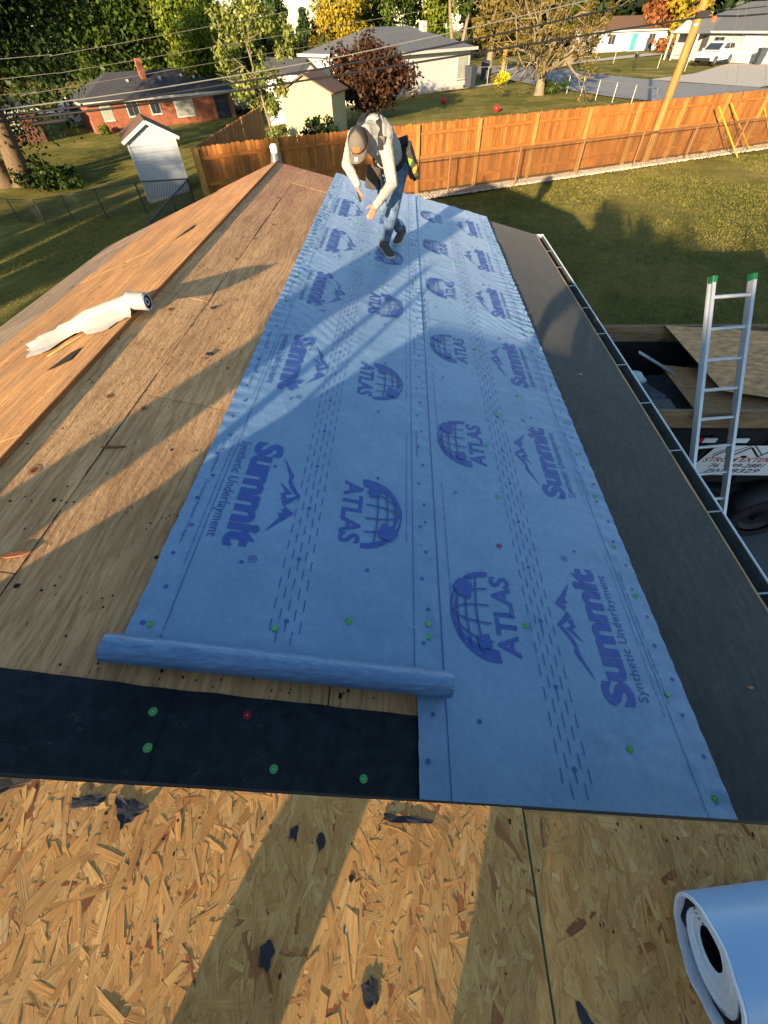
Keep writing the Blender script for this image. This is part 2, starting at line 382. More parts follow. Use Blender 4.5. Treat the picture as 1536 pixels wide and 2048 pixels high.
gutter = gut.build('gutter', M_GUT, house, smooth=False); mb.build('trough', M_GUTD, gutter, smooth=True)
for i in range(12):
    y = .55 + i * .60
    MB().bar((2.03, y, 1.902), (2.146, y + .012, 1.903), .011, .003).build('hanger', simple('galvanised', lin(160, 166, 168), .1, 20, .4, .7), gutter)
MB().box((2.024, 3.66, 1.86), (.02, 7.1, .10)).build('fascia', simple('fascia white', lin(205, 205, 200), .05, 3), house)
MB().bar((2.031, .1, 1.9115), (2.031, 7.24, 1.9115), .008, .003).build('drip_edge', simple('bare wood line', lin(196, 160, 112), .2, 9), house)

# ------------------------------------------------------------------ strand board of the upper roof
def mat_osb():
    b = NB('strand board'); at = b.n('Attribute', attribute_name='tint'); uv = b.n('UVMap').outputs[0]
    off = b.n('CombineXYZ'); b.l(b.math('MULTIPLY', at.outputs['Fac'], 97.0), off.inputs[0]); b.l(b.math('MULTIPLY', at.outputs['Fac'], 53.0), off.inputs[1])
    ad = b.n('VectorMath', operation='ADD'); b.l(uv, ad.inputs[0]); b.l(off.outputs[0], ad.inputs[1])
    mp = b.n('Mapping'); mp.inputs['Scale'].default_value = (6, 90, 1); b.l(ad.outputs[0], mp.inputs[0])
    g = b.noise(mp.outputs[0], 3.0, 5, .6, .3)
    base = b.ramp(at.outputs['Fac'], [(0, lin(128, 74, 40)), (.06, lin(156, 96, 50)), (.2, lin(182, 128, 68)), (.5, lin(198, 146, 82)), (.8, lin(210, 164, 98)), (1, lin(228, 192, 134))])
    col = b.mix(1, base, b.ramp(g, [(.25, (.68, .64, .58)), (.7, (1.12, 1.1, 1.08))]), 'MULTIPLY')
    blot = b.noise(b.coord('World'), 5, 5, .65); col = b.mix(1, col, b.ramp(blot, [(.32, (.78, .77, .75)), (.6, (1.05, 1.05, 1.05))]), 'MULTIPLY')
    b.bump(g, .35, .0015); return b.fin(col, .62, 0, .3)
M_OSB = mat_osb()
M_OSBP = simple('strand board base', lin(186, 138, 82), .3, 60, .8, stretch=(1, .4, 1))
def strands(parent, x0, x1, y0, y1, n, seed):
    r = np.random.default_rng(seed); V = []; Fc = []; U = []; T = []
    for i in range(n):
        L = r.uniform(.035, .13) * (1.25 if r.random() < .15 else 1); W = r.uniform(.005, .020) * (1.8 if r.random() < .15 else 1)
        if r.random() < .22: L *= .5; W *= .35
        cx = r.uniform(x0 - .02, x1 + .02); cy = r.uniform(y0 - .02, y1 + .02)
        a = math.pi / 2 + r.normal(0, .42) if r.random() < .78 else r.uniform(0, math.pi)
        ca, sa = math.cos(a), math.sin(a)
        sk = r.uniform(-.35, .35)
        pl = [(-L / 2, -W / 2 * r.uniform(.5, 1.1)), (-L * .2, -W / 2 * r.uniform(.9, 1.1)), (L * .2, -W / 2 * r.uniform(.9, 1.1)), (L / 2 + sk * W, -W / 2 * r.uniform(.4, 1)),
              (L / 2 - sk * W, W / 2 * r.uniform(.4, 1)), (L * .2, W / 2 * r.uniform(.9, 1.1)), (-L * .2, W / 2 * r.uniform(.9, 1.1)), (-L / 2 + sk * W, W / 2 * r.uniform(.5, 1.1))]
        h0 = i / n * .0010 + r.uniform(0, .0008); tl = r.normal(0, .010); tw = r.normal(0, .03)
        b0 = len(V)
        for (s, t) in pl:
            x = min(x1, max(x0, cx + s * ca - t * sa)); y = min(y1, max(y0, cy + s * sa + t * ca))
            V.append((x, y, ZO(x) + .0003 + max(0, h0 + s * tl + t * tw))); U.append((s + L / 2, t + W / 2))
        Fc.append(tuple(range(b0, b0 + 8)))
        q = r.random(); T.append(r.uniform(0, .12) if q < .035 else (r.beta(3, 3) * .82 + .12))
    me = bpy.data.meshes.new('strands'); me.from_pydata(V, [], Fc); me.materials.append(M_OSB)
    uvl = me.uv_layers.new(name='UVMap'); uvl.data.foreach_set('uv', np.array(U, dtype=np.float32).ravel())
    at = me.attributes.new('tint', 'FLOAT', 'FACE'); at.data.foreach_set('value', np.array(T, dtype=np.float32))
    me.update(); o = link('strands', me, parent); o['kind'] = 'stuff'; return o
YED = .072
p1 = panel(roof_up, ZO, -.985, .3125, -1.17, YED, M_OSBP, name='osb_panel', g=.0008); strands(p1, -.983, .311, -.80, YED - .001, 16000, 1)
p2 = panel(roof_up, ZO, .3145, 1.60, -1.17, lambda x: YED - .004 * x - .0015, M_OSBP, name='osb_panel', g=.0008); strands(p2, .316, 1.45, -.80, YED - .007, 13000, 2)
panel(roof_up, ZO, 1.60, 2.19, -1.17, YED - .011, M_OSBP, name='osb_panel')
panel(roof_up, ZO, -.985, .95, -3.6, -1.175, M_OSBP, name='osb_panel'); panel(roof_up, ZO, .95, 2.19, -3.6, -1.175, M_OSBP, name='osb_panel')
panel(roof_up, ZO, -.985, .31, -6, -3.605, M_OSBP, name='osb_panel'); panel(roof_up, ZO, .31, 2.19, -6, -3.605, M_OSBP, name='osb_panel')
for (ya, yb) in ((-1.17, YED), (-3.6, -1.175), (-6, -3.605)): panel(roof_up, ZOL, -3.59, -1.0, ya, yb, M_OSBP, name='osb_panel')
M_GREEN = simple('green edge paint', lin(26, 70, 38), .2, 30, .8)
MB().bar((.3135, -1.17, ZO(.3135) + .0006), (.3135, YED - .02, ZO(.3135) + .0006), .0032, .003).build('painted_seam', M_GREEN, roof_up)
specks('nail_hole', roof_up, ZO, -.85, 1.05, -.45, .05, 34, .0042, M_BLACK, .0028)
specks('nail_hole', roof_up, ZO, -.85, 1.05, .015, .05, 16, .0045, M_BLACK, .0028)
# black strip whose colour stands in for the shaded gap at the step
M_TRIM = simple('dark gap black', lin(14, 14, 16), .2, 10, .45, .3)
MB().add([(-.99, YED + .0015, ZO(-.99) - .003), (2.19, YED - .0095, ZO(2.19) - .003), (2.19, YED - .002, ZO(2.19) - .006), (-.99, YED + .008, ZO(-.99) - .008),
          (-.99, YED + .0015, ZO(-.99) - .09), (2.19, YED - .0095, ZO(2.19) - .09), (2.19, YED - .002, ZO(2.19) - .09), (-.99, YED + .008, ZO(-.99) - .09)],
         [(0, 1, 2, 3), (3, 2, 6, 7), (4, 7, 6, 5), (0, 4, 5, 1), (0, 3, 7, 4), (1, 5, 6, 2)]).build('step_gap_strip', M_TRIM, house)

# ================================================================== UNDERLAYMENT
CAPS1 = [(.584, .756), (.93, .30), (1.233, .16), (1.207, .527), (1.24, .998), (1.229, 1.294), (1.234, 1.673), (.567, 1.517), (1.235, 2.06), (1.232, 2.40), (1.236, 2.86), (1.23, 3.3), (1.234, 3.75), (1.23, 4.3),
         (1.236, 4.9), (1.23, 5.5), (1.234, 6.1), (1.23, 6.7), (.69, 2.3), (.62, 3.15), (.66, 4.1), (.6, 5.0), (.64, 6.0), (.9, 2.6), (.56, 1.95)]
CAPS2 = [(-.914, .567), (-.481, .607), (-.203, .674), (.134, .705), (.132, .648), (-.925, 4.35), (-.92, 4.8), (-.925, 5.2), (-.92, 5.7), (-.925, 6.2), (-.92, 6.6), (-.925, 3.7), (-.92, 3.2), (-.35, 4.6), (-.55, 5.4), (-.30, 5.3), (-.33, 4.4), (.13, 4.2), (-.2, 3.9), (-.6, 6.3)]
def hsheet(which, u, v):
    e0, e1 = ((.08, 1.30), (-.98, .18))[which]
    de = min(u - e0, e1 - u); de = max(de, 0)
    N = lambda a, b, s: mnoise.noise(Vector((a, b, s)))
    far = sstep((v - .8) / 3.5)
    h = .0055 * (N(u * 2.2, v * 1.5, 3 + which) + .6)
    ph = v * 2 * math.pi / .105 + 3.0 * N(u * 3, v * 2.2, 9 + which)
    right = math.exp(-(e1 - u) / (.16 if which == 0 else .07)); left = math.exp(-(u - e0) / (.05 if which == 0 else .10))
    h += (.0042 if which == 0 else .0030) * right * (.6 + .7 * far) * (1 + math.sin(ph + u * 9 + 4 * N(u * 2, v * 5, 61)))
    h += .0042 * left * (.45 + .75 * far) * (1 + math.sin(ph * 1.1 + 1.3 + 4 * N(u * 2, v * 5, 63)))
    h += .0024 * (.3 + far) * (1 + math.sin((v * .8 + u * .75) * 2 * math.pi / .085 + 5 * N(u * 4, v * 2, 2))) * max(0, N(u * 2.2, v * 1.2, 21 + which) + .15)
    h += .0020 * abs(N(u * 9, v * 7, 31)) + .0022 * max(0, 1 - abs(N(u * 3.1, v * 2.3, 77 + which)) * 9) * (.4 + far) 
    for (cu, cv) in (CAPS1 if which == 0 else CAPS2):
        du, dv = u - cu, v - cv; d2 = du * du + dv * dv
        if d2 < .07:
            d = math.sqrt(d2) + 1e-4; a = math.atan2(dv, du)
            h += .0065 * max(0, math.sin(a * 3.5 + cu * 31 + 2 * N(u * 6, v * 6, 8))) ** 3 * math.exp(-d / .12) * min(1, d / .03)
            h *= min(1, .25 + d / .06)
    tail = sstep((v - 6.9) / .5)
    h += tail * .02 * max(0, N(u * 7, v * 5, 40)) + .002
    return max(h, .0006)
BASEH = (.0045, .0095)
def SP(which, u, v, up=0.0):
    x = u * CU; return (x, v, ZR(x) + BASEH[which] + hsheet(which, u, v) + up)
def mat_sheet():
    b = NB('blue underlayment'); v = b.coord('World')
    n1 = b.noise(v, 3.2, 5, .6); n2 = b.noise(v, 38, 4, .6); wv = b.noise(b.coord('World', (1, 1, 1), (0, 0, .6)), 420, 2)
    col = b.ramp(n1, [(.3, lin(106, 140, 172)), (.7, lin(121, 154, 187))])
    col = b.mix(1, col, b.ramp(n2, [(.3, (.93, .94, .95)), (.7, (1.05, 1.05, 1.04))]), 'MULTIPLY')
    dirt = b.noise(b.coord('World', (1, .7, 1)), 6.5, 6, .72); col = b.mix(b.ramp(dirt, [(.62, (0, 0, 0)), (.8, (.22, .22, .22))]), col, lin(206, 214, 220))
    b.bump(b.math('ADD', n2, b.math('MULTIPLY', wv, .4)), .55, .004)
    b.b.inputs['Sheen Weight'].default_value = .17; b.b.inputs['Sheen Roughness'].default_value = .35; b.b.inputs['Sheen Tint'].default_value = (.95, .97, 1, 1)
    return b.fin(col, .40, 0, .45)
M_SHEET = mat_sheet()
def mat_print():
    b = NB('blue print'); v = b.coord('World'); n2 = b.noise(v, 38, 4, .6)
    col = b.ramp(b.noise(v, 90, 3), [(.3, lin(54, 80, 148)), (.7, lin(66, 94, 164))]); b.bump(n2, .35, .003); return b.fin(col, .45, 0, .4)
M_PRINT = mat_print()
def sheet_mesh(which, v0, v1):
    e0, e1 = ((.08, 1.30), (-.98, .18))[which]
    us = np.linspace(e0, e1, 66); vs_ = np.arange(v0, v1, .02); V = []
    for j, v in enumerate(vs_):
        for i, u in enumerate(us):
            uu = u
            if i in (0, 65): uu += .004 * mnoise.noise(Vector((v * 6, i, 5))) + .003 * mnoise.noise(Vector((v * 22, i, 5)))
            vv = v
            if j == len(vs_) - 1: vv += .05 * mnoise.noise(Vector((u * 4, 1, which)))
            V.append(SP(which, uu, vv))
    w = len(us); F = [(j * w + i, j * w + i + 1, (j + 1) * w + i + 1, (j + 1) * w + i) for j in range(len(vs_) - 1) for i in range(w - 1)]
    me = bpy.data.meshes.new('sheet'); me.from_pydata(V, [], F); me.materials.append(M_SHEET); me.polygons.foreach_set('use_smooth', [True] * len(F)); me.update(); return me
def tmesh(body, bold=0.0, spacing=1.0, shear=0.0):
    cu = bpy.data.curves.new('t', 'FONT'); cu.body = body; cu.size = 1.0; cu.offset = bold; cu.space_character = spacing; cu.shear = shear; cu.resolution_u = 3
    ob = bpy.data.objects.new('t', cu); COL.objects.link(ob); bpy.context.view_layer.update()
    me = bpy.data.meshes.new_from_object(ob.evaluated_get(bpy.context.evaluated_depsgraph_get()))
    bpy.data.objects.remove(ob); bpy.data.curves.remove(cu)
    vs = np.array([v.co[:] for v in me.vertices]); fs = [tuple(p.vertices) for p in me.polygons]; bpy.data.meshes.remove(me)
    return vs[:, :2], fs
TCACHE = {}
def text2(body, length, height, bold=0.0, spacing=1.0, shear=0.0):
    """flat lettering fitted to length x cap height, lower-left at 0,0"""
    k = (body, bold, spacing, shear)
    if k not in TCACHE: TCACHE[k] = tmesh(body, bold, spacing, shear)
    vs, fs = TCACHE[k]; base = 0.0; vs = vs.copy()
    hh = 0.70 + bold
    vs[:, 0] = (vs[:, 0] - vs[:, 0].min()) / (vs[:, 0].max() - vs[:, 0].min()) * length
    vs[:, 1] = vs[:, 1] / hh * height
    return vs, fs
def cut_grid(vs, fs, step):
    bm = bmesh.new(); bv = [bm.verts.new((p[0], p[1], 0)) for p in vs]
    for f in fs:
        try: bm.faces.new([bv[i] for i in f])
        except ValueError: pass
    if step:
        for ax in (0, 1):
            lo, hi = vs[:, ax].min(), vs[:, ax].max()
            for q in np.arange(math.floor(lo / step) * step, hi, step):
                no = (1, 0, 0) if ax == 0 else (0, 1, 0); co = (q, 0, 0) if ax == 0 else (0, q, 0)
                bmesh.ops.bisect_plane(bm, geom=bm.verts[:] + bm.edges[:] + bm.faces[:], dist=1e-6, plane_co=co, plane_no=no)
    bm.verts.index_update(); V = [(v.co.x, v.co.y) for v in bm.verts]; F = [tuple(v.index for v in f.verts) for f in bm.faces]; bm.free()
    return V, F
def stamp(mb, which, V, F, u0, v0, up=.0020):
    """text-local (tx, ty) to the sheet: sheet 0 reads away from the eave end, sheet 1 reads back towards it"""
    if which == 0: pts = [SP(0, u0 - ty, v0 + tx, up) for tx, ty in V]
    else: pts = [SP(1, u0 + ty, v0 - tx, up) for tx, ty in V]
    mb.add(pts, F)
def poly(mb2, pts): b = len(mb2[0]); mb2[0].extend(pts); mb2[1].append(tuple(range(b, b + len(pts))))
def strip2(mb2, pts, w):
    for a, b in zip(pts[:-1], pts[1:]):
        d = math.hypot(b[0] - a[0], b[1] - a[1]) or 1; nx, ny = -(b[1] - a[1]) / d * w / 2, (b[0] - a[0]) / d * w / 2
        poly(mb2, [(a[0] + nx, a[1] + ny), (b[0] + nx, b[1] + ny), (b[0] - nx, b[1] - ny), (a[0] - nx, a[1] - ny)])
SUM = cut_grid(*text2('Summit', .66, .140, .045, .98), .03)
SUB = cut_grid(*text2('Synthetic Underlayment', .61, .046, .004, 1.05), .04)
ATL = cut_grid(*text2('ATLAS', .385, .098, .03, 1.02), .03)
REG = cut_grid(*text2('\u00ae', .036, .036, 0), None)
T1 = cut_grid(*text2('Conforms to: ASTM D 8257', .24, .0115, .006), None)
T2 = cut_grid(*text2('Cap Fasteners Required - NO Staples', .36, .0115, .008), None)
T3 = cut_grid(*text2('Be aware that Synthetic Underlayment may be slippery depending on weather, surface condition or footwear', .80, .008, .004), None)
T4 = cut_grid(*text2('Center line 24"', .11, .008, .002), None)
def mountains():
    m = ([], [])
    poly(m, [(.085, .150), (.205, .222), (.235, .214), (.262, .226), (.330, .272), (.345, .262), (.285, .214), (.250, .200), (.205, .196)])
    poly(m, [(.330, .272), (.402, .205), (.412, .222), (.392, .196), (.372, .188), (.330, .248)])
    poly(m, [(.255, .158), (.318, .232), (.335, .196), (.352, .214), (.366, .182), (.342, .186), (.330, .174), (.316, .198)])
    poly(m, [(.402, .205), (.436, .258), (.560, .150), (.470, .196), (.448, .186), (.440, .214), (.424, .196), (.410, .224)])
    return m
def globe():
    g = ([], []); cx, cy = .185, .115; R0 = .235
    # crescent outline: outer arc against a shifted inner arc
    n = 26; A = [math.radians(188 - i * (192 / n)) for i in range(n + 1)]
    for i in range(n):
        a, b = A[i], A[i + 1]
        w = lambda t: .010 + .052 * max(0, math.cos(t - math.radians(172))) ** 2 + .022 * max(0, math.cos(t - math.radians(20))) ** 4
        po = lambda t, r: (cx + .215 * (r / R0) * math.cos(t), cy + .185 * (r / R0) * math.sin(t) * 1.0)
        poly(g, [po(a, R0), po(b, R0), po(b, R0 - w(b)), po(a, R0 - w(a))])
    for k in (-.62, -.22, .2, .6):      # meridians
        strip2(g, [(cx + .205 * k * math.sqrt(max(0, 1 - t * t)) * 1.0 + .0, cy + .17 * t) for t in [i / 9 for i in range(10)]], .008)
    for h in (.05, .10, .14):            # parallels
        hw = .205 * math.sqrt(max(0, 1 - (h / .185) ** 2)); strip2(g, [(cx - hw * .9 + 2 * hw * .9 * i / 8, cy + h + .012 * math.sin(math.pi * i / 8)) for i in range(9)], .008)
    poly(g, [(.245, .20), (.33, .185), (.345, .25), (.30, .283), (.262, .255)]); poly(g, [(.03, .125), (.09, .135), (.075, .19), (.02, .18)])
    poly(g, [(.355, .20), (.368, .196), (.372, .208), (.36, .212)])
    return g
MTN, GLO = mountains(), globe()
def dots_lines(which):
    mb = MB(); e0, e1 = ((.08, 1.30), (-.98, .18))[which]; v0 = (.10, .52)[which]
    def line(u, w, va, vb, st=.06):
        vs_ = np.arange(va, vb, st)
        for a in vs_:
            b = min(a + st, vb); mb.add([SP(which, u - w, a, .0024), SP(which, u + w, a, .0024), SP(which, u + w, b, .0024), SP(which, u - w, b, .0024)], [(0, 1, 2, 3)])
    def dot(u, v, r):
        k = 10; mb.add([SP(which, u + r * math.cos(6.283 * i / k), v + r * math.sin(6.283 * i / k), .0024) for i in range(k)], [tuple(range(k))])
    if which == 0: line(1.174, .0016, v0, 7.3); line(.19, .0018, v0, 7.3)
    else: line(-.862, .0016, v0, 7.2); line(.070, .0016, v0, 7.2)
    c0 = .612 if which == 0 else -.500
    for c in range(5):
        u = c0 + c * .0285; v = v0 + (.03 if c % 2 else .075)
        while v < 7.1: 
            mb.add([SP(which, u - .0019, v, .0024), SP(which, u + .0019, v, .0024), SP(which, u + .0019, v + .050, .0024), SP(which, u - .0019, v + .050, .0024)], [(0, 1, 2, 3)]); v += .092
    v = v0 + .12
    while v < 7.1: dot(c0 + .057, v, .0095); v += .285
    for u, ph in (((1.250, 0), (.125, .06), (.95, .5), (.33, .2)) if which == 0 else ((-.925, 0), (.122, .05), (-.66, .3), (-.13, .35))):
        edge = abs(u - e0) < .12 or abs(u - e1) < .12; v = v0 + .05 + ph; k = 0
        while v < 7.1: dot(u + (.012 if k % 2 else -.012), v, .0088); v += .148 if edge else .57; k += 1
    return mb
M_CAP = simple('green plastic cap', lin(78, 160, 86), .1, 30, .4, 0, .5)
M_CAPW = simple('steel nail head', lin(210, 214, 205), .1, 30, .3, .8)
M_CAPR = simple('red plastic cap', lin(140, 22, 34), .1, 30, .4)
def capmesh(mat):
    mb = MB(); n = 12; R1, R2 = .0135, .0122
    for r, z in ((R1, 0), (R1, .0012), (R2, .0024), (.0052, .0018), (.005, .0026)): mb.v += [(r * math.cos(6.283 * i / n), r * math.sin(6.283 * i / n), z) for i in range(n)]
    for j in range(4): mb.f += [(j * n + i, j * n + (i + 1) % n, (j + 1) * n + (i + 1) % n, (j + 1) * n + i) for i in range(n)]; mb.mi += [0] * n
    mb.f.append(tuple(4 * n + i for i in range(n))); mb.mi.append(0)
    mb.ball((0, 0, .0026), (.0022, .0022, .0008), 8, 4, 1)
    return mb.mesh('cap_nail', [mat, M_CAPW])
CAPM, CAPRM = capmesh(M_CAP), capmesh(M_CAPR)
def put_caps(parent, pts, mesh=None):
    for p in pts:
        o = link('cap_nail', mesh or CAPM, parent, Vector(p) - rootloc(parent), (0, math.atan(.25), random.random() * 6))
def build_sheet(which, name, label, v0, v1):
    loc = SP(which, (.6, -.4)[which], v0); root = thing(name, label, 'underlayment', loc)
    me = sheet_mesh(which, v0, v1)
    off = np.array(loc); n = len(me.vertices); a = np.empty(n * 3); me.vertices.foreach_get('co', a); me.vertices.foreach_set('co', (a.reshape(-1, 3) - off).ravel()); me.update()
    link('sheet', me, root)
    dots_lines(which).build('printed_guide_lines', M_PRINT, root)['kind'] = 'stuff'
    for k in range(7):
        if which == 0: s0, a0, ub, us_, ua = .455 + 1.145 * k, .605 + 1.145 * k, 1.022, 1.092, .537
        else: s0, a0, ub, us_, ua = 1.60 + 1.145 * k, 1.435 + 1.145 * k, -.765, -.842, -.285
        end = s0 + .7 if which == 0 else s0
        if end < 7.15:
            mb = MB(); stamp(mb, which, *SUM, ub, s0); V = [(x + .69, y + .115) for x, y in REG[0]]; stamp(mb, which, V, REG[1], ub, s0)
            for i, f in enumerate(MTN[1]): stamp(mb, which, *cut_grid(np.array([MTN[0][q] for q in f]), [tuple(range(len(f)))], .03), ub, s0, .0016 + .0002 * i)
            mb.build('printed_wordmark', M_PRINT, root)['kind'] = 'stuff'
            mb = MB(); stamp(mb, which, *SUB, us_, s0 + (.025 if which == 0 else -.02)); mb.build('printed_subtitle', M_PRINT, root)['kind'] = 'stuff'
            mb = MB(); ul = (1.150 if which == 0 else -.885)
            stamp(mb, which, *T3, ul, s0 - (.02 if which == 0 else -.02), .0024); sgn = 1 if which == 0 else -1
            stamp(mb, which, *T1, ul + sgn * .048, s0 + sgn * .03, .0024); stamp(mb, which, *T2, ul + sgn * .048, s0 + sgn * .32, .0024)
            stamp(mb, which, *T3, .245 if which == 0 else .036, s0 + .3, .0024); stamp(mb, which, *T1, .145 if which == 0 else .098, s0 + .35, .0024)
            stamp(mb, which, *T4, (.665 if which == 0 else -.445), s0 + .25, .0024)
            mb.build('printed_small_lettering', M_PRINT, root)['kind'] = 'stuff'
        if 0 < (a0 + .4 if which == 0 else a0) < 7.1:
            mb = MB(); stamp(mb, which, *ATL, ua, a0)
            for i, f in enumerate(GLO[1]):
                stamp(mb, which, [GLO[0][q] for q in f], [tuple(range(len(f)))], ua, a0, .0020 + .00006 * i)
            mb.build('printed_emblem', M_PRINT, root)['kind'] = 'stuff'
    put_caps(root, [SP(which, u, v, .0042) for u, v in (CAPS1, CAPS2)[which]])
    return root
sheet1 = build_sheet(0, 'underlayment_sheet', 'blue printed underlayment sheet nailed along the lower half of the roof', .075, 7.36)
put_caps(sheet1, [SP(0, .529, 1.178, .0042)], CAPRM)
sheet2 = build_sheet(1, 'underlayment_sheet', 'upper blue underlayment sheet being unrolled, its roll resting on the plywood', .50, 7.30)
# the roll at the near end of the second sheet
def spiral_roll(p0, p1, r, turns, mat_out, parent, name, thick=.0, jag=.0):
    p0, p1 = Vector(p0), Vector(p1); d = (p1 - p0).normalized(); r1 = d.orthogonal().normalized(); r2 = d.cross(r1)
    n = 40; mb = MB(); L = 26; prof = []
    for i in range(L + 1):
        t = i / L
        for k in range(n):
            a = 6.283 * k / n; rr = r * (1 + .004 * mnoise.noise(Vector((t * 14, math.cos(a) * 1.5, math.sin(a) * 1.5))) + .010 * mnoise.noise(Vector((t * 3, math.cos(a), math.sin(a)))))
            mb.v.append(p0 + (p1 - p0) * t + (r1 * math.cos(a) + r2 * math.sin(a)) * rr)
    mb.f += [(i * n + k, i * n + (k + 1) % n, (i + 1) * n + (k + 1) % n, (i + 1) * n + k) for i in range(L) for k in range(n)]; mb.mi += [0] * (L * n)
    for e, base in ((p0, 0), (p1, L * n)):   # recessed ring ends
        s = 1 if base == 0 else -1
        for q, (rr, dp) in enumerate(((.985, .004), (.75, .001), (.72, .006), (.45, .003), (.42, .03))):
            b0 = len(mb.v)
            mb.v += [e + d * s * dp + (r1 * math.cos(6.283 * k / n) + r2 * math.sin(6.283 * k / n)) * r * rr for k in range(n)]
            prev = base if q == 0 else b0 - n
            mb.f += [(prev + k, prev + (k + 1) % n, b0 + (k + 1) % n, b0 + k) for k in range(n)]; mb.mi += [0 if q != 4 else 1] * n
        mb.f.append(tuple(range(b0, b0 + n))); mb.mi.append(1)
    return mb.build(name, [mat_out, M_DARK], parent, smooth=True)
def mat_roll():
    b = NB('rolled underlayment'); v = b.coord('World', (.35, 14, 14)); g = b.noise(v, 6, 5, .6); n2 = b.noise(b.coord('World'), 22, 4)
    col = b.ramp(g, [(.3, lin(84, 114, 150)), (.55, lin(104, 136, 172)), (.8, lin(130, 158, 190))]); b.bump(b.math('ADD', g, n2), .12, .0015); return b.fin(col, .26, 0, .55)
RX0, RX1, RV, RR = -.998 * CU, .205 * CU, .455, .047
spiral_roll((RX0, RV + .005, ZR(RX0) + .006 + RR), (RX1, RV, ZR(RX1) + .014 + RR), RR, 5, mat_roll(), sheet2, 'roll')

# dark felt along the eave, and black felt strips at the foot of the step
def mat_felt(name, c1, c2, stretch, sheen=0.0):
    b = NB(name); g = b.noise(b.coord('World', stretch), 7, 6, .65); f = b.noise(b.coord('World'), 240, 3, .7); m = b.noise(b.coord('World'), 2.0, 4)
    col = b.ramp(g, [(.3, c1), (.75, c2)]); col = b.mix(1, col, b.ramp(f, [(.3, (.7, .7, .7)), (.75, (1.35, 1.35, 1.35))]), 'MULTIPLY')
    col = b.mix(1, col, b.ramp(m, [(.3, (.85, .86, .9)), (.7, (1.12, 1.1, 1.05))]), 'MULTIPLY'); q = b.noise(b.coord('World', (1, .6, 1)), 38, 5, .7); col = b.mix(1, col, b.ramp(q, [(.3, (.74, .74, .75)), (.7, (1.25, 1.24, 1.22))]), 'MULTIPLY')
    dst = b.noise(b.coord('World'), 14, 6, .75); col = b.mix(b.ramp(dst, [(.62, (0, 0, 0)), (.8, (.3, .3, .3))]), col, lin(150, 140, 124))
    b.bump(f, .9, .006); b.b.inputs['Sheen Weight'].default_value = sheen; b.b.inputs['Sheen Roughness'].default_value = .3; b.b.inputs['Sheen Tint'].default_value = (.95, .85, .72, 1); return b.fin(col, .9, 0, .2)
M_FELT = mat_felt('eave felt', lin(60, 62, 63), lin(77, 78, 77), (3.5, 1.0, 3.5), .22); M_FELTB = mat_felt('black felt', lin(31, 36, 43), lin(50, 56, 63), (2, 3, 2))
def felt(name, label, x0, x1, y0, y1, mat, base, amp, nx, ny, skew=0.0, wavy=.004):
    V = []; 
    for j in range(ny + 1):
        for i in range(nx + 1):
            x = x0 + (x1 - x0) * i / nx; y = y0 + (y1 - y0) * j / ny + skew * (x - x0)
            if i in (0, nx): x += wavy * mnoise.noise(Vector((y * 5, i, 2)))
            if j == ny: y += wavy * 1.5 * mnoise.noise(Vector((x * 9, 3, 2)))
            V.append((x, y, ZR(x) + base + amp * (1 + mnoise.noise(Vector((x * 3.5, y * 2.2, base * 99))) + .5 * math.sin(y * 9 + 3 * mnoise.noise(Vector((x * 2, y, 0)))))))
    w = nx + 1; mb = MB(); mb.add(V, [(j * w + i, j * w + i + 1, (j + 1) * w + i + 1, (j + 1) * w + i) for j in range(ny) for i in range(nx)])
    o = mb.build(name, mat, None, smooth=True); centre_origin(o); return tag(o, label, 'roofing felt')
felt('felt_strip', 'dark grey felt strip along the eave beside the gutter', 1.19, 2.018, .075, 7.20, M_FELT, .0012, .0026, 30, 240)
fs2 = felt('felt_strip', 'black felt strip below the blue roll, left piece with two green caps at its end', -1.70, -.742, .10, .392, M_FELTB, .004, .0022, 40, 14, -.03)
fs1 = felt('felt_strip', 'black felt strip piece ending at the blue sheet edge', -.770, .105, .10, .365, M_FELTB, .0012, .0006, 40, 14, -.015)
def RP(u, v, up): return (u * CU, v, ZR(u * CU) + up)
for p in [(-.804, .291), (-.782, .191)]:
    o = link('cap_nail', CAPM, fs2, Vector(RP(p[0], p[1], .0065)) - Vector(fs2.location), (0, math.atan(.25), 0))
for p, m in [((-.397, .159), CAPM), ((-.108, .149), CAPM), ((-.514, .305), CAPRM)]:
    link('cap_nail', m, fs1, Vector(RP(p[0], p[1], .0036)) - Vector(fs1.location), (0, math.atan(.25), 0))

# ================================================================== THINGS ON THE ROOF
M_WHITEM = simple('white membrane', lin(150, 148, 141), .05, 4, .5, 0, .4, bump=.25, bscale=14)
M_BLKM = simple('black membrane', lin(22, 22, 26), .2, 8, .6)
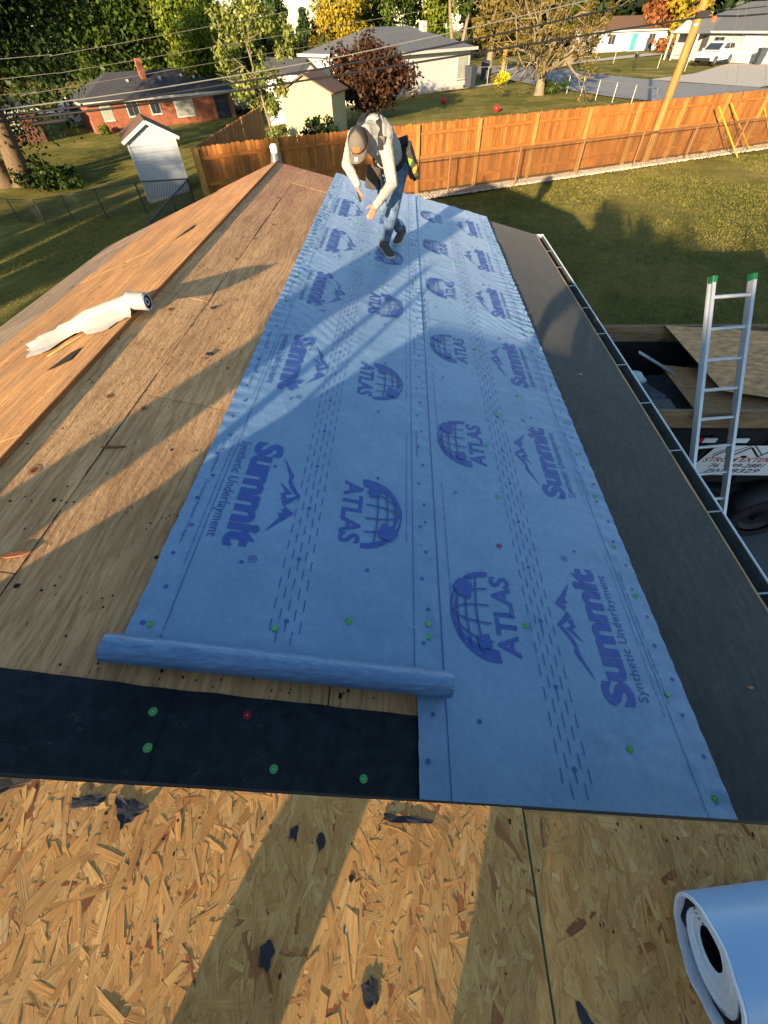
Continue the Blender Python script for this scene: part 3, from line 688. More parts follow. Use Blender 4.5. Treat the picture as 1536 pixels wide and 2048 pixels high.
# loose white roll lying across the ridge (partly unrolled, crumpled)
rl = thing('membrane_roll', 'crumpled white membrane roll lying across the ridge', 'roll', (-2.1, 2.62, ZL(-2.1)))
def sleeve():
    mb = MB(); n = 34; L = 46; xs0, xs1 = -2.70, -1.60
    for i in range(L + 1):
        t = i / L; x = xs0 + (xs1 - xs0) * t; y = 2.69 - .115 * t + .02 * math.sin(t * 4)
        r = .046 + .004 * sstep(t * 2.2) - .012 * (1 - sstep(t * 6)); zb = (ZL(x) if x < -1.72 else 2.86) + .017
        flat = .65 + .35 * sstep((t - .25) / .35)
        for k in range(n):
            a = 6.283 * k / n; cr = (1 - sstep((t - .35) / .4))
            rr = r * (1 + .22 * cr * mnoise.noise(Vector((t * 7, math.cos(a) * 1.4, math.sin(a) * 1.4))) + .05 * mnoise.noise(Vector((t * 16, math.cos(a) * 2, math.sin(a) * 2))))
            mb.v.append((x + .02 * math.sin(3 * a) * (1 - sstep(t * 8)), y + rr * math.cos(a) * (1.25 if flat < .9 else 1.0), zb + r * flat + rr * flat * math.sin(a)))
    for i in range(L):
        for k in range(n):
            mb.f.append((i * n + k, i * n + (k + 1) % n, (i + 1) * n + (k + 1) % n, (i + 1) * n + k)); mb.mi.append(0)
    mb.f.append(tuple(range(n))); mb.mi.append(0)
    return mb
sleeve().build('sleeve', M_WHITEM, rl, smooth=True)
def flap():          # torn flap hanging from the roll on its near side
    mb = MB(); nx, ny = 26, 8
    for j in range(ny + 1):
        for i in range(nx + 1):
            t = i / nx; x = -2.58 + .86 * t; s = j / ny
            edge = .20 + .05 * math.sin(t * 9) + .045 * mnoise.noise(Vector((t * 14, 0, 3))) - (.12 * max(0, math.sin((t - .25) * 9)) if .25 < t < .6 else 0)
            y = 2.665 - .09 * t - s * edge * .8 * (1 if t < .86 else .55); zt = (ZL(x) if x < -1.72 else 2.86) + .017
            z = zt + .075 * (1 - s) ** 1.6 * (1 if t > .25 else .8) + .016 * abs(mnoise.noise(Vector((t * 11, s * 3, 1)))) + .004
            mb.v.append((x + .05 * s * (t - .5), y, z))
    w = nx + 1
    mb.f = [(j * w + i, j * w + i + 1, (j + 1) * w + i + 1, (j + 1) * w + i) for j in range(ny) for i in range(nx)]; mb.mi = [0] * len(mb.f)
    return mb
flap().build('torn_flap', M_WHITEM, rl, smooth=True)
mb = MB(); n = 28; cx, cy, cz, r = -1.598, 2.560, 2.926, .048
rings = [(1.0, 0), (.97, .004), (.80, .004), (.78, -.004), (.5, -.004), (.46, .002), (.24, .002), (.22, -.02)]
for rr, dx in rings: mb.v += [(cx + dx, cy + r * rr * math.cos(6.283 * k / n), cz + r * rr * math.sin(6.283 * k / n)) for k in range(n)]
for q in range(len(rings) - 1): mb.f += [(q * n + k, q * n + (k + 1) % n, (q + 1) * n + (k + 1) % n, (q + 1) * n + k) for k in range(n)]; mb.mi += [1 if q in (2, 3, 6) else 0] * n
mb.f.append(tuple((len(rings) - 1) * n + k for k in range(n))); mb.mi.append(1)
mb.build('roll_end', [simple('roll end grey', lin(150, 158, 176), .12, 20, .6), M_BLKM], rl)
# big roll in the lower right corner: pale blue film outside, white film and black bitumen inside
M_FILM = simple('pale blue release film', lin(136, 170, 204), .05, 5, .28, 0, .5)
M_FILMW = simple('white film', lin(224, 230, 236), .05, 9, .4, 0, .5, bump=.4, bscale=40)
br = thing('shingle_underlay_roll', 'pale blue film roll with white and black coiled end at the right edge', 'roll', (1.0, -.17, ZO(1.0)))
def oval(cx, a):      # lying oval, flattened; axis along the slope
    ry, rz = .108, .088
    return math.cos(a) * ry, math.sin(a) * rz
def roll_pt(x, a, k, sag=0.0):
    dy, dz = oval(0, a); yc = -.172 + .10 * (x - .66); tw = .06 * (1 - k)
    return (x, yc + dy * k + tw * .3, ZO(x) + .090 + dz * k - .004 - tw * .25)
n = 48
def lay(x0, x1, k0, mat, nm, wob=0.0, a0=0, a1=6.2832, thick=.0035, seg=30):
    mb = MB(); m = n + 1
    for side in (0, 1):
        for i in range(seg + 1):
            t = i / seg; 
            for q in range(m):
                a = a0 + (a1 - a0) * q / n
                xx = x0 + wob * mnoise.noise(Vector((math.cos(a) * 2.5, math.sin(a) * 2.5, k0 * 9))) if i == 0 else x0 + (x1 - x0) * t
                k = k0 * (1 + wob * 1.6 * mnoise.noise(Vector((math.cos(a) * 1.7, math.sin(a) * 1.7, k0 * 5 + t * 2)))) - (thick / .1 if side else 0)
                mb.v.append(roll_pt(xx, a, k))
    B = (seg + 1) * m
    for i in range(seg):
        for q in range(n):
            mb.f.append((i * m + q, (i + 1) * m + q, (i + 1) * m + q + 1, i * m + q + 1)); mb.f.append((B + i * m + q, B + i * m + q + 1, B + (i + 1) * m + q + 1, B + (i + 1) * m + q))
    for q in range(n): mb.f.append((q, q + 1, B + q + 1, B + q))
    mb.mi = [0] * len(mb.f)
    return mb.build(nm, mat, br, smooth=True)
lay(.640, 1.62, 1.0, M_FILM, 'outer_film', .006, thick=.002)
lay(.634, .668, .985, M_FILMW, 'film_edge', .006, thick=.007, seg=4)
lay(.658, 1.5, .92, M_BLKM, 'bitumen_layer', .015, thick=.02, seg=10)
def coil_face(s_, t_):
    a = 6.2832 * s_; k = .72 - .40 * t_; st = .5 + .5 * math.sin(t_ * 22 + a * .5)
    p = roll_pt(.652 + .016 * t_ ** 2 + .004 * st, a, k * (1 + .05 * mnoise.noise(Vector((math.cos(a) * 1.4, math.sin(a) * 1.4, t_ * 3))))); return (p[0], p[1] + .004 * t_, p[2] - .004 * t_)
def coil_side(s_, t_):
    a = 6.2832 * s_; return roll_pt(.652 + .25 * t_, a, .72 * (1 + .05 * mnoise.noise(Vector((math.cos(a) * 1.4, math.sin(a) * 1.4, 0)))))
def coil_in(s_, t_):
    a = 6.2832 * s_; p = roll_pt(.668 + .14 * t_, a, .32 * (1 - .15 * t_) * (1 + .12 * math.sin(2 * a + .6))); return (p[0], p[1] + .004, p[2] - .004)
def surf(nm, mat, fn, nu, nv, par):
    mb = MB(); V = [fn(i / nu, j / nv) for j in range(nv + 1) for i in range(nu + 1)]; w = nu + 1
    mb.add(V, [(j * w + i, j * w + i + 1, (j + 1) * w + i + 1, (j + 1) * w + i) for j in range(nv) for i in range(nu)]); return mb.build(nm, mat, par, smooth=True)
cf = surf('white_coil', M_FILMW, coil_face, 64, 26, br); surf('coil_side', M_FILMW, coil_side, 48, 4, cf); surf('core_hollow', M_BLKM, coil_in, 40, 4, br)
mb = MB(); mb.add([roll_pt(.80, 6.2832 * q / 24, .95) for q in range(24)], [tuple(range(24))]); mb.build('inner_dark', M_BLKM, br)
# torn felt scraps left on the strand board
M_SCRAP = simple('torn black felt', lin(46, 46, 50), .3, 30, .9, bump=.12, bscale=90)
def scrap(pts, fz, label, lift=.0035, curl=.006, mat=None, nm='felt_scrap'):
    mb = MB(); c = np.mean(pts, axis=0); P = []
    for i in range(len(pts)):
        a, b = pts[i], pts[(i + 1) % len(pts)]
        for t in (0, .33, .66): P.append((a[0] + (b[0] - a[0]) * t + random.uniform(-1, 1) * .003, a[1] + (b[1] - a[1]) * t + random.uniform(-1, 1) * .003))
    n = len(P); ins = [(c[0] + (p[0] - c[0]) * .55, c[1] + (p[1] - c[1]) * .55) for p in P]
    V = [(p[0], p[1], fz(p[0]) + lift + curl * abs(mnoise.noise(Vector((p[0] * 40, p[1] * 40, 0))))) for p in P] + [(p[0], p[1], fz(p[0]) + lift + .001) for p in ins] + [(c[0], c[1], fz(c[0]) + lift + .0015)]
    F = [(i, (i + 1) % n, n + (i + 1) % n, n + i) for i in range(n)] + [(n + i, n + (i + 1) % n, 2 * n) for i in range(n)]
    V2 = [(x, y, z - .0018) for x, y, z in V[:n]]; b0 = len(V); V += V2; F += [(i, b0 + i, b0 + (i + 1) % n, (i + 1) % n) for i in range(n)]
    mb.add(V, F); return top(mb, nm, mat or M_SCRAP, label, 'scrap', 'torn felt scraps on the sheathing')
def PX(pts): return pts
scrap([(-.660, .044), (-.612, .052), (-.598, .047), (-.606, .033), (-.648, .026)], ZO, 'small torn black felt scrap nearest the left end of the step')
scrap([(-.582, .050), (-.545, .046), (-.512, .036), (-.520, .022), (-.545, .004), (-.552, -.002), (-.566, .020)], ZO, 'large pointed black felt scrap at the top left of the strand board')
scrap([(-.225, .012), (-.212, .018), (-.207, .004), (-.212, -.010), (-.222, -.006)], ZO, 'small oval felt scrap on the left edge of the leg shadow')
scrap([(-.168, .002), (-.156, .006), (-.150, -.010), (-.158, -.026), (-.167, -.014)], ZO, 'small oval felt scrap in the leg shadow just below the step')
scrap([(-.247, -.162), (-.232, -.152), (-.222, -.172), (-.232, -.196), (-.245, -.186)], ZO, 'folded felt scrap in the middle of the narrow shadow band')
scrap([(-.058, -.212), (-.040, -.202), (-.026, -.214), (-.028, -.236), (-.046, -.240), (-.058, -.228)], ZO, 'round black felt scrap on the sunlit strip near the bottom edge')
scrap([(.362, -.236), (.372, -.240), (.402, -.272), (.37, -.282)], ZO, 'black felt scrap at the bottom edge right of the green seam')
scrap([(-.022, .046), (.03, .044), (.088, .040), (.088, .032), (.03, .030), (-.03, .034)], ZO, 'long flat felt strip scrap along the step under the blue sheet corner')
scrap([(-.86, .066), (-.74, .070), (-.758, .058), (-.80, .036), (-.88, .02)], ZO, 'dark brown piece in the left corner against the step', mat=simple('brown piece', lin(62, 54, 46), .25, 40, .9))  # flat dark brown piece over the corner of the strand board
# splinters and small debris on the plywood
M_SPL = simple('splinter wood', lin(120, 78, 48), .3, 30, .8)
def splinter(x, y, a, l, w, label, mat=None, fz=ZR):
    mb = MB(); ca, sa = math.cos(a), math.sin(a)
    P = [(-l / 2, 0), (-l * .2, w / 2), (l * .3, w * .4), (l / 2, w * .05), (l * .2, -w * .4), (-l * .3, -w / 2)]
    B = [(x + p * ca - q * sa, y + p * sa + q * ca) for p, q in P]
    mb.hexa([(p[0], p[1], fz(p[0]) + .002) for p in B], [(p[0], p[1], fz(p[0]) + .002 + .006) for p in B]); return top(mb, 'wood_splinter', mat or M_SPL, label, 'splinter', 'splinters on the plywood')
splinter(-1.35, 1.39, .3, .10, .012, 'thin dark splinter on the sunlit plywood left of the blue sheet')
splinter(-1.425, .772, .35, .085, .022, 'broken reddish wood chip at the left picture edge', simple('chip', lin(150, 92, 60), .3, 30, .8))
splinter(-1.19, 2.30, .5, .05, .03, 'small dark chip in the shadow beside the blue sheet edge', M_SCRAP)
splinter(-1.33, 2.86, .9, .05, .02, 'small dark chip beside the long plywood joint', M_SCRAP)
splinter(-2.20, 2.42, .7, .24, .012, 'pale yellow splinter beside the hole below the white roll', simple('pale splinter', lin(190, 152, 92), .1, 30, .7), lambda x: ZL(x) + .017)
MB_ = MB(); MB_.tube([(-1.74, 7.02, 2.83), (-1.74, 7.02, 2.94)], .045, 14); MB_.tube([(-1.74, 7.02, 2.94), (-1.74, 7.02, 2.97), (-1.74, 7.02, 3.03), (-1.74, 7.02, 3.045)], [.062, .066, .056, .03], 14)
vn = thing('vent_pipe', 'small white vent cap at the far end of the ridge', 'vent', (-1.74, 7.10, 2.84))
mb = MB(); mb.tube([(-1.74, 7.10, 2.82), (-1.74, 7.10, 2.93)], [.075, .05], 14); mb.build('flashing', simple('lead flashing', lin(92, 96, 102), .2, 14, .5, .3), vn, smooth=True)
mb = MB(); mb.tube([(-1.74, 7.10, 2.92), (-1.74, 7.10, 2.99), (-1.74, 7.10, 3.02)], [.042, .05, .036], 14); mb.build('cap', simple('vent white', lin(226, 222, 205), .05, 9), vn, smooth=True)
scrap([(1.55, 3.20), (1.57, 3.205), (1.575, 3.18), (1.555, 3.175)], ZR, 'tiny pale paper scrap on the eave felt', .004, .01, M_WHITEM)
scrap([(1.66, .98), (1.67, .985), (1.69, 1.0), (1.68, .99)], ZR, 'tiny brown leaf bit on the eave felt', .004, .006, M_SPL, 'dry_leaf')
scrap([(1.62, .60), (1.64, .61), (1.66, .60), (1.64, .595)], ZR, 'small dry leaf on the near eave felt', .004, .006, simple('dry leaf', lin(176, 120, 60), .2, 40), 'dry_leaf')

# ================================================================== SHADOW CASTERS BEHIND THE CAMERA (added for their shadows, out of frame)
fl = thing('shadow_caster_flue', 'unseen flue-shaped shadow caster added on the raised roof', 'flue', (-2.26, -1.0, ZOL(-2.26)))  # unseen shape added to throw the wide shadow band with its bulge
M_GALV = simple('caster steel', lin(160, 164, 168), .1, 12, .4, .8)
mb = MB(); mb.tube([(-2.26, -1, ZOL(-2.26) - .1), (-2.26, -1, 3.52)], .12, 20); mb.build('pipe', M_GALV, fl, smooth=True)
mb = MB(); mb.tube([(-2.30, -1, 3.50), (-2.30, -1, 3.56), (-2.30, -1, 3.74), (-2.24, -1, 3.80), (-2.22, -1, 3.92)], [.15, .215, .215, .19, .17], 20); mb.build('caster_head', M_GALV, fl, smooth=True)

for x_, y_, zt, r_, lb in ((-1.87, -.9, 3.60, .026, 'thicker unseen pipe added for its shadow on the raised roof'), (-1.69, -.9, 3.50, .016, 'thin unseen pipe added for its shadow on the raised roof')):  # unseen pipes added to throw thin shadow streaks on the lower roof
    mb = MB(); mb.tube([(x_, y_, ZOL(x_) - .05), (x_, y_, zt)], r_, 12); top(mb, 'shadow_pipe', M_GALV, lb, 'pipe', smooth=True)
# ================================================================== PEOPLE
def capsule(mb, p0, p1, r0, r1, n=12):
    p0, p1 = Vector(p0), Vector(p1); d = p1 - p0; L = d.length; d.normalize()
    pts = []; rad = []
    for t in (-.98, -.8, -.5, 0): pts.append(p0 + d * r0 * t); rad.append(r0 * math.sqrt(max(0.02, 1 - t * t)))
    for t in (0, .5, .8, .98): pts.append(p1 + d * r1 * t); rad.append(r1 * math.sqrt(max(0.02, 1 - t * t)))
    mb.tube(pts, rad, n)
def organic(name, segs, balls, vox, mats, pick, parent, smooth_it=6, wrinkle=0.0):
    """segs: (p0,p1,r0,r1,tag), balls: (c,(rx,ry,rz),tag,M). One continuous skin by voxel remesh, material by nearest segment."""
    mb = MB()
    for p0, p1, r0, r1, tg in segs: capsule(mb, p0, p1, r0, r1)
    for c, r, tg, Mx in balls: mb.ball(c, r, 18, 12, 0, Mx)
    tmp = mb.build('tmp', mats[0]); 
    rm = tmp.modifiers.new('r', 'REMESH'); rm.mode = 'VOXEL'; rm.voxel_size = vox; rm.use_smooth_shade = True
    sm = tmp.modifiers.new('s', 'SMOOTH'); sm.factor = .5; sm.iterations = smooth_it
    bpy.context.view_layer.update()
    me = bpy.data.meshes.new_from_object(tmp.evaluated_get(bpy.context.evaluated_depsgraph_get())); me.name = name
    bpy.data.objects.remove(tmp)
    me.materials.clear()
    for m in mats: me.materials.append(m)
    n = len(me.vertices); co = np.empty(n * 3); me.vertices.foreach_get('co', co); co = co.reshape(-1, 3)
    best = np.full(n, 1e9); lab = np.zeros(n, int)
    for p0, p1, r0, r1, tg in segs:
        a, b = np.array(p0, float), np.array(p1, float); ab = b - a; t = np.clip(((co - a) @ ab) / (ab @ ab), 0, 1)
        d = np.linalg.norm(co - a - t[:, None] * ab, axis=1) - (r0 + (r1 - r0) * t); k = d < best; best[k] = d[k]; lab[k] = pick[tg]
    for c, r, tg, Mx in balls:
        d = np.linalg.norm((co - np.array(c)) / np.array(r), axis=1) * min(r) - min(r); k = d < best; best[k] = d[k]; lab[k] = pick[tg]
    if wrinkle:
        nrm = np.array([v.normal[:] for v in me.vertices])
        for i in range(n):
            if lab[i] < 2:
                p = co[i]; w = 1.2 * mnoise.noise(Vector((p[0] * 15, p[1] * 22, p[2] * 46))) + .35 * mnoise.noise(Vector(p * 60)); co[i] += nrm[i] * w * wrinkle
    off = np.array(rootloc(parent)); me.vertices.foreach_set('co', (co - off).ravel())
    mi = [int(np.bincount(lab[list(p.vertices)]).argmax()) for p in me.polygons]; me.polygons.foreach_set('material_index', mi)
    me.polygons.foreach_set('use_smooth', [True] * len(me.polygons)); me.update()
    return link(name, me, parent)
M_SHIRT = simple('light grey shirt', lin(150, 147, 138), .08, 20, .8, bump=.3, bscale=60)
def mat_jeans():
    b = NB('faded blue jeans'); n1 = b.noise(b.coord('World'), 9, 4); f = b.noise(b.coord('World'), 220, 2)
    col = b.ramp(n1, [(.3, lin(48, 66, 92)), (.7, lin(104, 126, 148))]); col = b.mix(1, col, b.ramp(f, [(.3, (.8, .8, .82)), (.7, (1.15, 1.15, 1.15))]), 'MULTIPLY'); b.bump(f, .3, .002); return b.fin(col, .85, 0, .2)
M_JEANS = mat_jeans(); M_SKIN = simple('skin', lin(176, 110, 82), .08, 25, .55, 0, .4)
M_BLKF = simple('black webbing', lin(30, 30, 33), .2, 40, .8); M_GREYF = simple('grey pouch canvas', lin(64, 58, 52), .25, 20, .85)
J = dict(pelvis=(-.125, 5.02, 3.135), waist=(-.145, 4.93, 3.26), chest=(-.245, 4.74, 3.385), neck=(-.315, 4.575, 3.425), head=(-.378, 4.46, 3.375),
         shR=(-.170, 4.70, 3.375), elR=(-.100, 4.58, 3.085), wrR=(-.245, 4.41, 2.965), shL=(-.425, 4.66, 3.385), elL=(-.488, 4.50, 3.235), wrL=(-.402, 4.40, 3.125),
         hipF=(-.055, 5.01, 3.10), kneeF=(-.108, 4.76, 2.825), ankF=(-.182, 4.835, 2.545), hipB=(-.195, 5.01, 3.09), kneeB=(-.190, 4.93, 2.82), ankB=(-.030, 5.20, 2.55))
worker = thing('person', 'roofer in grey cap and long sleeves bending over the blue sheet', 'person', (-.13, 4.85, ZR(-.13)))
segs = [(J['pelvis'], J['waist'], .128, .122, 's'), (J['waist'], J['chest'], .122, .142, 's'), (J['chest'], J['neck'], .130, .060, 's'), (J['neck'], J['head'], .050, .055, 'k'),
        ((-.215, 4.71, 3.39), J['shR'], .085, .066, 's'), ((-.36, 4.69, 3.39), J['shL'], .085, .066, 's'),
        (J['shR'], J['elR'], .066, .050, 's'), (J['elR'], J['wrR'], .050, .034, 's'), (J['shL'], J['elL'], .064, .049, 's'), (J['elL'], J['wrL'], .048, .033, 's'),
        (J['hipF'], J['kneeF'], .098, .066, 'j'), (J['kneeF'], J['ankF'], .066, .044, 'j'), (J['hipB'], J['kneeB'], .096, .064, 'j'), (J['kneeB'], J['ankB'], .064, .042, 'j'),
        (J['hipF'], J['hipB'], .105, .105, 'j')]
def hand(wr, direction, palm_n, curl, size=1.0, spread=.9):
    """palm, four fingers and a thumb leaving the side of the palm"""
    wr, d, pn = Vector(wr), Vector(direction).normalized(), Vector(palm_n).normalized(); pn = (pn - d * pn.dot(d)).normalized(); sd = d.cross(pn)
    S = []
    kn = wr + d * .078 * size
    for k in (-1.3, 0, 1.3): S.append((wr + d * .012 * size, kn + sd * k * .020 * size * spread, .021 * size, .014 * size, 'k'))
    for i, L in enumerate((.062, .072, .068, .052)):
        b = kn + sd * (i - 1.5) * .0205 * size * spread; d1 = (d + pn * curl * .35).normalized(); d2 = (d + pn * curl * 1.0).normalized(); d3 = (d + pn * curl * 2.2).normalized()
        m1 = b + d1 * L * .45 * size; m2 = m1 + d2 * L * .32 * size; m3 = m2 + d3 * L * .26 * size
        S += [(b, m1, .0098 * size, .0092 * size, 'k'), (m1, m2, .0092 * size, .0086 * size, 'k'), (m2, m3, .0086 * size, .0075 * size, 'k')]
    tb = wr + d * .026 * size - sd * .030 * size; td = (d * .7 - sd * .75 + pn * .3).normalized(); t1 = tb + td * .036 * size; t2 = t1 + (d * .95 - sd * .25 + pn * .35).normalized() * .032 * size
    S += [(wr + d * .02 * size, tb, .018 * size, .015 * size, 'k'), (tb, t1, .0125 * size, .011 * size, 'k'), (t1, t2, .011 * size, .009 * size, 'k')]
    return S
segs += hand(J['wrR'], (-.062, -.075, -.085), (-.6, .3, -.5), .35, .86)
segs += hand(J['wrL'], (.02, -.05, -.085), (.6, .3, .1), 1.1, .84)
upA = Vector((-.10, -.60, .79)).normalized(); fwA = Vector((-.10, -.80, -.60)); fwA = (fwA - upA * fwA.dot(upA)).normalized(); rtA = fwA.cross(upA).normalized()
HM = Matrix((rtA, fwA, upA)).transposed()
hc = Vector(J['head'])
balls = [(J['head'], (.072, .088, .098), 'k', HM), (hc + fwA * .082 - upA * .022, (.014, .018, .024), 'k', HM), (hc + fwA * .06 - upA * .078, (.034, .03, .024), 'k', HM),
         (hc + rtA * .074 - upA * .015, (.010, .020, .028), 'k', HM), (hc - rtA * .074 - upA * .015, (.010, .020, .028), 'k', HM), (J['chest'], (.165, .12, .12), 's', None)]
organic('body', segs, balls, .0062, [M_SHIRT, M_JEANS, M_SKIN], dict(s=0, j=1, k=2), worker, 4, .0042)
def facet(nm, mat, fn, nu, nv, parent, thick=0.0, smooth=True):
    mb = MB(); V = [fn(i / nu, j / nv) for j in range(nv + 1) for i in range(nu + 1)]; w = nu + 1
    mb.add(V, [(j * w + i, j * w + i + 1, (j + 1) * w + i + 1, (j + 1) * w + i) for j in range(nv) for i in range(nu)])
    o = mb.build(nm, mat, parent, smooth=smooth)
    if thick: md = o.modifiers.new('t', 'SOLIDIFY'); md.thickness = thick; md.offset = 0
    return o
# cap: front panels, dark mesh back, brim, patch and brim sticker
M_CAPF = simple('grey cap cloth', lin(92, 85, 76), .1, 60, .85, bump=.2, bscale=200); M_CAPB = simple('dark cap mesh', lin(46, 42, 40), .15, 90, .85)
cc = hc + upA * .012
def dome(a0, a1):
    def f(s, t):
        a = a0 + (a1 - a0) * s; e = t * math.pi / 2; r = (.084, .099, .098)
        return cc + rtA * r[0] * math.cos(e) * math.cos(a) + fwA * r[1] * math.cos(e) * math.sin(a) + upA * r[2] * math.sin(e)
    return f
cap = facet('cap', M_CAPF, dome(math.radians(28), math.radians(152)), 18, 10, worker, .003)
facet('mesh_back', M_CAPB, dome(math.radians(152), math.radians(388)), 26, 10, cap, .003)
def brim(s, t):
    a = math.radians(24 + 132 * s); x = math.cos(a); y = math.sin(a); ext = t * .075 * math.sin(math.radians(12 + 156 * s)) ** .6
    return cc + rtA * (.086 * x * (1 - .02 * t)) + fwA * (.101 * y + ext) + upA * (-.004 - .022 * abs(x) ** 2 * (.4 + t) - .008 * t)
facet('brim', M_CAPF, brim, 20, 6, cap, .004)
def onfront(c, e, w, h):
    def f(s, t):
        a = math.radians(90) + (s - .5) * w; ee = e + (t - .5) * h; r = (.0865, .1015, .1005)
        return cc + rtA * r[0] * math.cos(ee) * math.cos(a) + fwA * r[1] * math.cos(ee) * math.sin(a) + upA * r[2] * math.sin(ee)
    return f
facet('leather_patch', simple('orange leather patch', lin(188, 92, 42), .15, 60, .7), onfront(0, .26, .75, .34), 10, 4, cap)
bc = brim(.5, .55)
def bst(s, t): return brim(.44 + .12 * s, .35 + .4 * t) + upA * .004
facet('brim_sticker', simple('white brim mark', lin(226, 228, 228), .03, 9, .5), bst, 4, 4, cap)
mb = MB(); mb.ball(cc + upA * .099, .006, 8, 5); mb.build('button', M_CAPF, cap)
# hair at the nape
facet('hair', simple('dark hair', lin(34, 26, 22), .3, 120, .6), (lambda f: (lambda s, t: f(s, t)))(lambda s, t: hc + rtA * .074 * math.cos(math.radians(190 + 160 * s)) * 1.02 + fwA * .091 * math.sin(math.radians(190 + 160 * s)) - upA * (.002 + .055 * t)), 16, 4, worker, .004)
# harness straps, belt, pouches with gloves
def strapline(nm, pts, w, mat, parent, th=.006):
    mb = MB()
    for a, b in zip(pts[:-1], pts[1:]): mb.bar(a[0], b[0], w, th, a[1])
    return mb.build(nm, mat, parent)
strapline('shoulder_strap', [((-.20, 4.60, 3.31), (.1, -1, .1)), ((-.205, 4.60, 3.40), (.1, -.9, .5)), ((-.215, 4.635, 3.482), (0, -.5, 1)), ((-.235, 4.735, 3.526), (0, .1, 1)), ((-.25, 4.845, 3.480), (0, .4, 1)), ((-.205, 4.96, 3.395), (0, .6, 1)), ((-.16, 5.03, 3.31), (0, .9, .6))], .042, M_BLKF, worker)
strapline('shoulder_strap', [((-.39, 4.60, 3.41), (-.1, -.8, .5)), ((-.375, 4.625, 3.482), (0, -.5, 1)), ((-.335, 4.725, 3.523), (0, .1, 1)), ((-.265, 4.845, 3.482), (0, .4, 1)), ((-.19, 4.96, 3.395), (0, .6, 1))], .042, M_BLKF, worker)
def vest(s, t):
    a = math.radians(-62 + 62 * s); base = Vector((-.195 + .02 * t, 4.615 + .12 * t, 3.40 - .20 * t)); return base + Vector((.055 * math.sin(a) + .03, -.03 * math.cos(a), 0))
facet('chest_panel', simple('grey vest panel', lin(92, 84, 74), .15, 40, .85), vest, 8, 8, worker, .006)
ring = []
cw = Vector((-.138, 4.985, 3.195)); ax = (Vector(J['waist']) - Vector(J['pelvis'])).normalized(); e1 = ax.cross(Vector((0, 0, 1))).normalized(); e1 = Vector((1, 0, 0)) - ax * ax.x; e1.normalize(); e2 = ax.cross(e1)
mb = MB()
for k in range(20):
    a, b = 6.283 * k / 20, 6.283 * (k + 1) / 20; pa = cw + e1 * .150 * math.cos(a) + e2 * .142 * math.sin(a); pb = cw + e1 * .150 * math.cos(b) + e2 * .142 * math.sin(b); mb.bar(pa, pb, .010, .052, ax)
belt = mb.build('tool_belt', M_BLKF, worker)
def pouch(nm, c, d, tilt, mat, parent):
    mb = MB(); x, y, z = d; c = Vector(c); Mx = Matrix.Rotation(tilt[0], 3, 'X') @ Matrix.Rotation(tilt[1], 3, 'Y') @ Matrix.Rotation(tilt[2], 3, 'Z')
    B = [c + Mx @ Vector((a * x * .42, b * y * .42, -z / 2)) for a, b in ((-1, -1), (1, -1), (1, 1), (-1, 1))]; T = [c + Mx @ Vector((a * x * .55, b * y * .55, z / 2)) for a, b in ((-1, -1), (1, -1), (1, 1), (-1, 1))]
    mb.hexa(B, T); return mb.build(nm, mat, parent, bevel=.012)
pouch('side_pouch', (.060, 5.06, 3.155), (.11, .15, .24), (.35, -.45, 0), M_GREYF, belt)
pouch('side_pouch', (.095, 5.09, 3.085), (.08, .11, .15), (.3, -.4, .2), M_BLKF, belt)
pouch('back_pouch', (.0, 5.11, 3.25), (.10, .09, .13), (.5, -.3, 0), M_BLKF, belt)
pouch('front_pouch', (-.300, 4.86, 3.075), (.12, .08, .17), (-.25, .25, .2), M_GREYF, belt)
pouch('hammer_loop', (-.235, 4.83, 2.99), (.022, .022, .20), (-.1, .12, 0), M_BLKF, belt)
pouch('hammer_loop', (-.205, 4.82, 3.03), (.014, .014, .22), (.1, -.12, 0), M_BLKF, belt)
def crumple(nm, c, r, mat, parent, seed):
    mb = MB(); mb.ball(c, r, 16, 10); c = Vector(c)
    mb.v = [tuple(c + (Vector(p) - c) * (1 + .45 * mnoise.noise(Vector(p) * 28 + Vector((seed, 0, 0))))) for p in mb.v]; return mb.build(nm, mat, parent, smooth=True)
crumple('lime_glove', (.055, 4.990, 3.185), (.034, .03, .048), simple('lime glove', lin(112, 170, 36), .12, 40, .6), belt, 1)
crumple('yellow_glove', (.108, 5.02, 3.11), (.026, .03, .042), simple('yellow glove', lin(170, 122, 34), .15, 40, .7), belt, 5)
